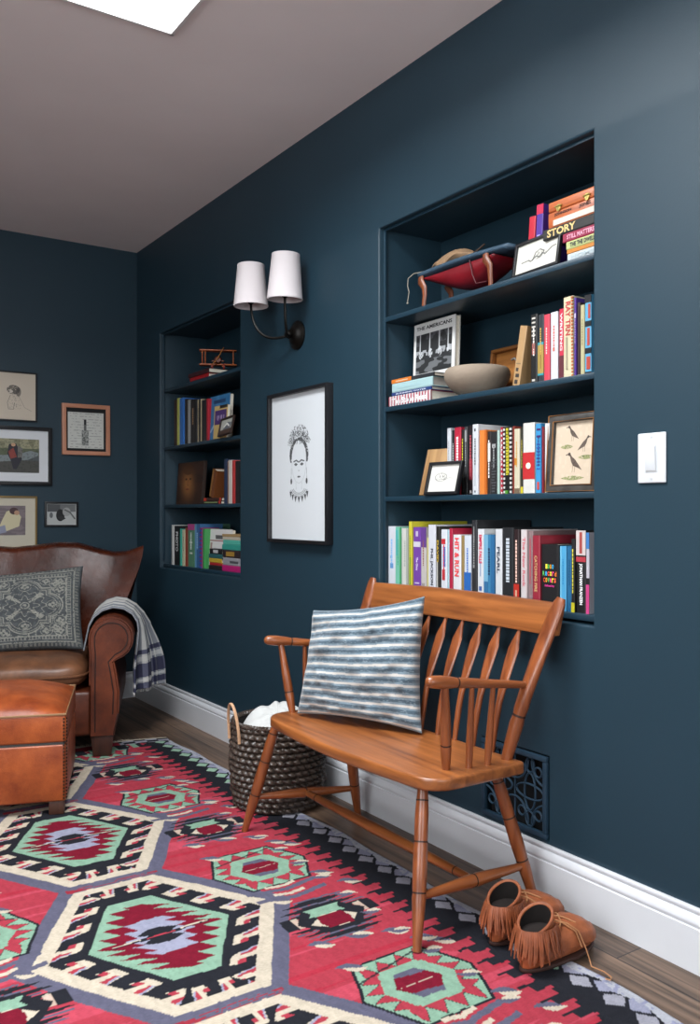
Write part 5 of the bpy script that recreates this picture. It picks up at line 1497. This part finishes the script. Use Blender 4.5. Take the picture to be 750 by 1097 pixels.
def purplecover(U,V):
    c=fill(U,'c0a468'); put(c,(V>.42)&(V<.86)&(U>.06)&(U<.94),'4a3068'); put(c,(V>.9)&(U>.4),'26201a'); put(c,(V>.55)&(V<.7)&(U>.2)&(U<.8)&(vnoise(U*20,V*6,3)>.5),'b0a0c0',.7); return c
r=thing('book','small purple and ochre book standing in front of the large blue cover','book',mat=lean(3.690,1.347,.018,R(3)),group='books on the second shelf of the far niche')
MB().box((0,0,0),(.135,.002,.150)).build('cover',M('c0a468',.5),r,smooth=False); MB().box((.002,.002,.002),(.133,.014,.148)).build('page_block',PAGES,r,smooth=False); picture('cover_picture',.135,.150,purplecover,r,-.0006,res=90)
def smallphoto(U,V):
    c=fill(U,'a8a8a0'); put(c,inpoly(U,V,[(.1,.1),(.5,.8),(.9,.7),(.8,.1)]),'60646a'); put(c,(V<.3),'4a3830'); put(c,segd(U,V,[(.3,.5),(.5,.7),(.7,.5)])<.05,'d8d8d0'); return c
frame('framed_photograph','little dark-framed photo leaning in front of the small purple book','picture',lean(3.600,1.347,.004,R(14),0,R(-4)),.135,.085,.009,.010,M('2a1c16',.45),None,0,smallphoto)
def oldportrait(U,V):
    c=fill(U,'2c1a12'); put(c,vnoise(U*4,V*5,3)>.5,'3a2216',.6); g=np.exp(-(((U-.42+.12*(V-.5))/.24)**2+((V-.48)/.34)**2)*1.2)
    sk=np.array(lin('a8703e')); c=c*(1-.75*g[...,None])+sk*(.75*g[...,None]); put(c,np.hypot((U-.42)/.20,(V-.82)/.12)<1,'4a2c16',.8)
    for x in (.36,.52): put(c,np.hypot((U-x)/.04,(V-.60)/.025)<1,'2a150c',.9)
    put(c,segd(U,V,[(.44,.58),(.42,.46),(.46,.45)])<.012,'5c3218',.8); put(c,np.hypot((U-.42)/.07,(V-.36)/.02)<1,'6c3020',.9); return c
r=thing('portrait_painting','dark brown unframed painted portrait of a pale head leaning in the far niche','painting',mat=lean(4.262,1.049,.075,R(4)))
MB().box((0,0,0),(.315,.018,.215)).build('canvas',M('2c1c14',.7),r,smooth=False,bevel=.002); picture('picture',.315,.215,oldportrait,r,-.0006,res=200)
lie('black slim book with red tip, lower of two flat beside the portrait',3.655,3.880,1.049,.014,.16,'2a1e1a',X=.04,group='books on the third shelf of the far niche',bands=((.0,.1,'c03a2a'),(.15,.8,'7a8a5a',.3,.7)))
lie('dark flat book with orange-red end, upper of two beside the portrait',3.660,3.850,1.0634,.014,.15,'3a2018',X=.045,group='books on the third shelf of the far niche',bands=((.84,1,'c8402a'),(.0,.1,'c8402a')))
book('brown gilt-edged book leaning right above the two flat ones',.045,.135,.13,'6a3c1c',Matrix.Translation((.06,3.800,1.0815))@Matrix.Rotation(R(19),4,'X')@SPM,'','000000',((0,1,'9a6a34',.0,.3),),'books on the third shelf of the far niche')
def whitecover(U,V):
    c=fill(U,'d6d4d2'); put(c,(np.abs(V-.80)<.05)&(U>.12)&(U<.94)&(vnoise(U*9,V*2,3)>.38),'3a3a3c',.9); put(c,(V>.70)&(V<.725),'8a3038',.9); put(c,inpoly(U,V,[(.05,.66),(.14,.66),(.10,.10),(.05,.10)]),'8a3038',.7); return c
r=thing('book','white book facing forward on the bottom shelf of the far niche','book',mat=lean(3.823,.743,.055,R(3)),group='books on the bottom shelf of the far niche')
MB().box((0,0,0),(.235,.003,.188)).build('cover',M('d6d4d2',.45),r,smooth=False); MB().box((.002,.003,.003),(.232,.018,.185)).build('page_block',PAGES,r,smooth=False); picture('cover_picture',.235,.188,whitecover,r,-.0006,res=140)
for stack,yr,yl,X in (([('black slim book, lowest of the short stack in the far niche',.020,'1e1e20'),('red slim book above the lowest black one in the far niche',.012,'b82c30'),('mustard yellow book in the short stack of the far niche',.020,'d4b43a'),('dark teal book in the short stack of the far niche',.020,'2a5a5c'),('black book with white square, topmost of the short stack',.024,'1c1c1e')],3.630,3.772,.035),
    ([('hot pink book, lowest of the tall stack in the far niche',.028,'c8207a'),('silver grey book above the hot pink one',.034,'a8a8ae'),('dark book with gold picture in the tall stack, far niche',.034,'2c2226'),('turquoise book in the middle of the tall stack, far niche',.024,'3aa898'),('mint turquoise book in the upper tall stack, far niche',.020,'5cc4b0'),('cream book second from top in the tall stack, far niche',.014,'d8d0bc'),('sand coloured thin book topping the tall stack, far niche',.012,'b89a6a')],3.440,3.622,.032)):
    z=.743
    for k,(lab,w,c) in enumerate(stack):
        bd=()
        if 'white square' in lab: bd=((.30,.70,'d8d8d8',.2,.8),)
        if 'gold picture' in lab: bd=((.3,.8,'b08a3a',.2,.8),)
        if 'silver' in lab: bd=((.1,.6,'4a4a50',.3,.6),)
        lie(lab,yr+.004*((k*7)%3),yl-.005*((k*5)%3),z,w,.15,c,X=X,group='stacked books in the far niche',bands=bd); z+=w+.0004
LL,LN,LS,WS,EXPO=118,54,135,1.4,-0.02
flush_texts()
# ---------------- camera, light ----------------
cam=bpy.data.cameras.new('camera'); co=bpy.data.objects.new('camera',cam); C.objects.link(co)
cam.sensor_fit='VERTICAL'; cam.sensor_height=24; cam.lens=935/1097*24
co.location=(CAMX,0,CAMZ); co.rotation_euler=(R(90),0,R(-34)); cam.shift_y=.5/1097
cam.clip_start=.05
bpy.context.scene.camera=co
def area(name,loc,rot,sx,sy,power,col=(1,1,1)):
    l=bpy.data.lights.new(name,'AREA'); l.shape='RECTANGLE'; l.size=sx; l.size_y=sy; l.energy=power; l.color=col
    o=bpy.data.objects.new(name,l); C.objects.link(o); o.location=loc; o.rotation_euler=rot; return o
SUNC=(.93,.97,1.0)
area('daylight_left',(XL-.22,.05,1.68),(0,R(-90),0),1.5,2.5,LL,SUNC)
area('daylight_near',(-1.3,YN-.25,1.5),(R(90),0,0),1.9,1.5,LN,SUNC)
area('daylight_skylight',((SX0+SX1)/2,(SY0+SY1)/2,CE+.3),(0,0,0),1.1,1.35,LS,SUNC)
w=bpy.data.worlds.new('sky'); bpy.context.scene.world=w; w.use_nodes=True
w.node_tree.nodes['Background'].inputs[0].default_value=(.85,.93,1,1); w.node_tree.nodes['Background'].inputs[1].default_value=WS
sc=bpy.context.scene
sc.view_settings.view_transform='Standard'; sc.view_settings.look='None'; sc.view_settings.exposure=EXPO; sc.view_settings.gamma=1; sc.view_settings.use_curve_mapping=False
sc.cycles.use_denoising=True; sc.cycles.max_bounces=6
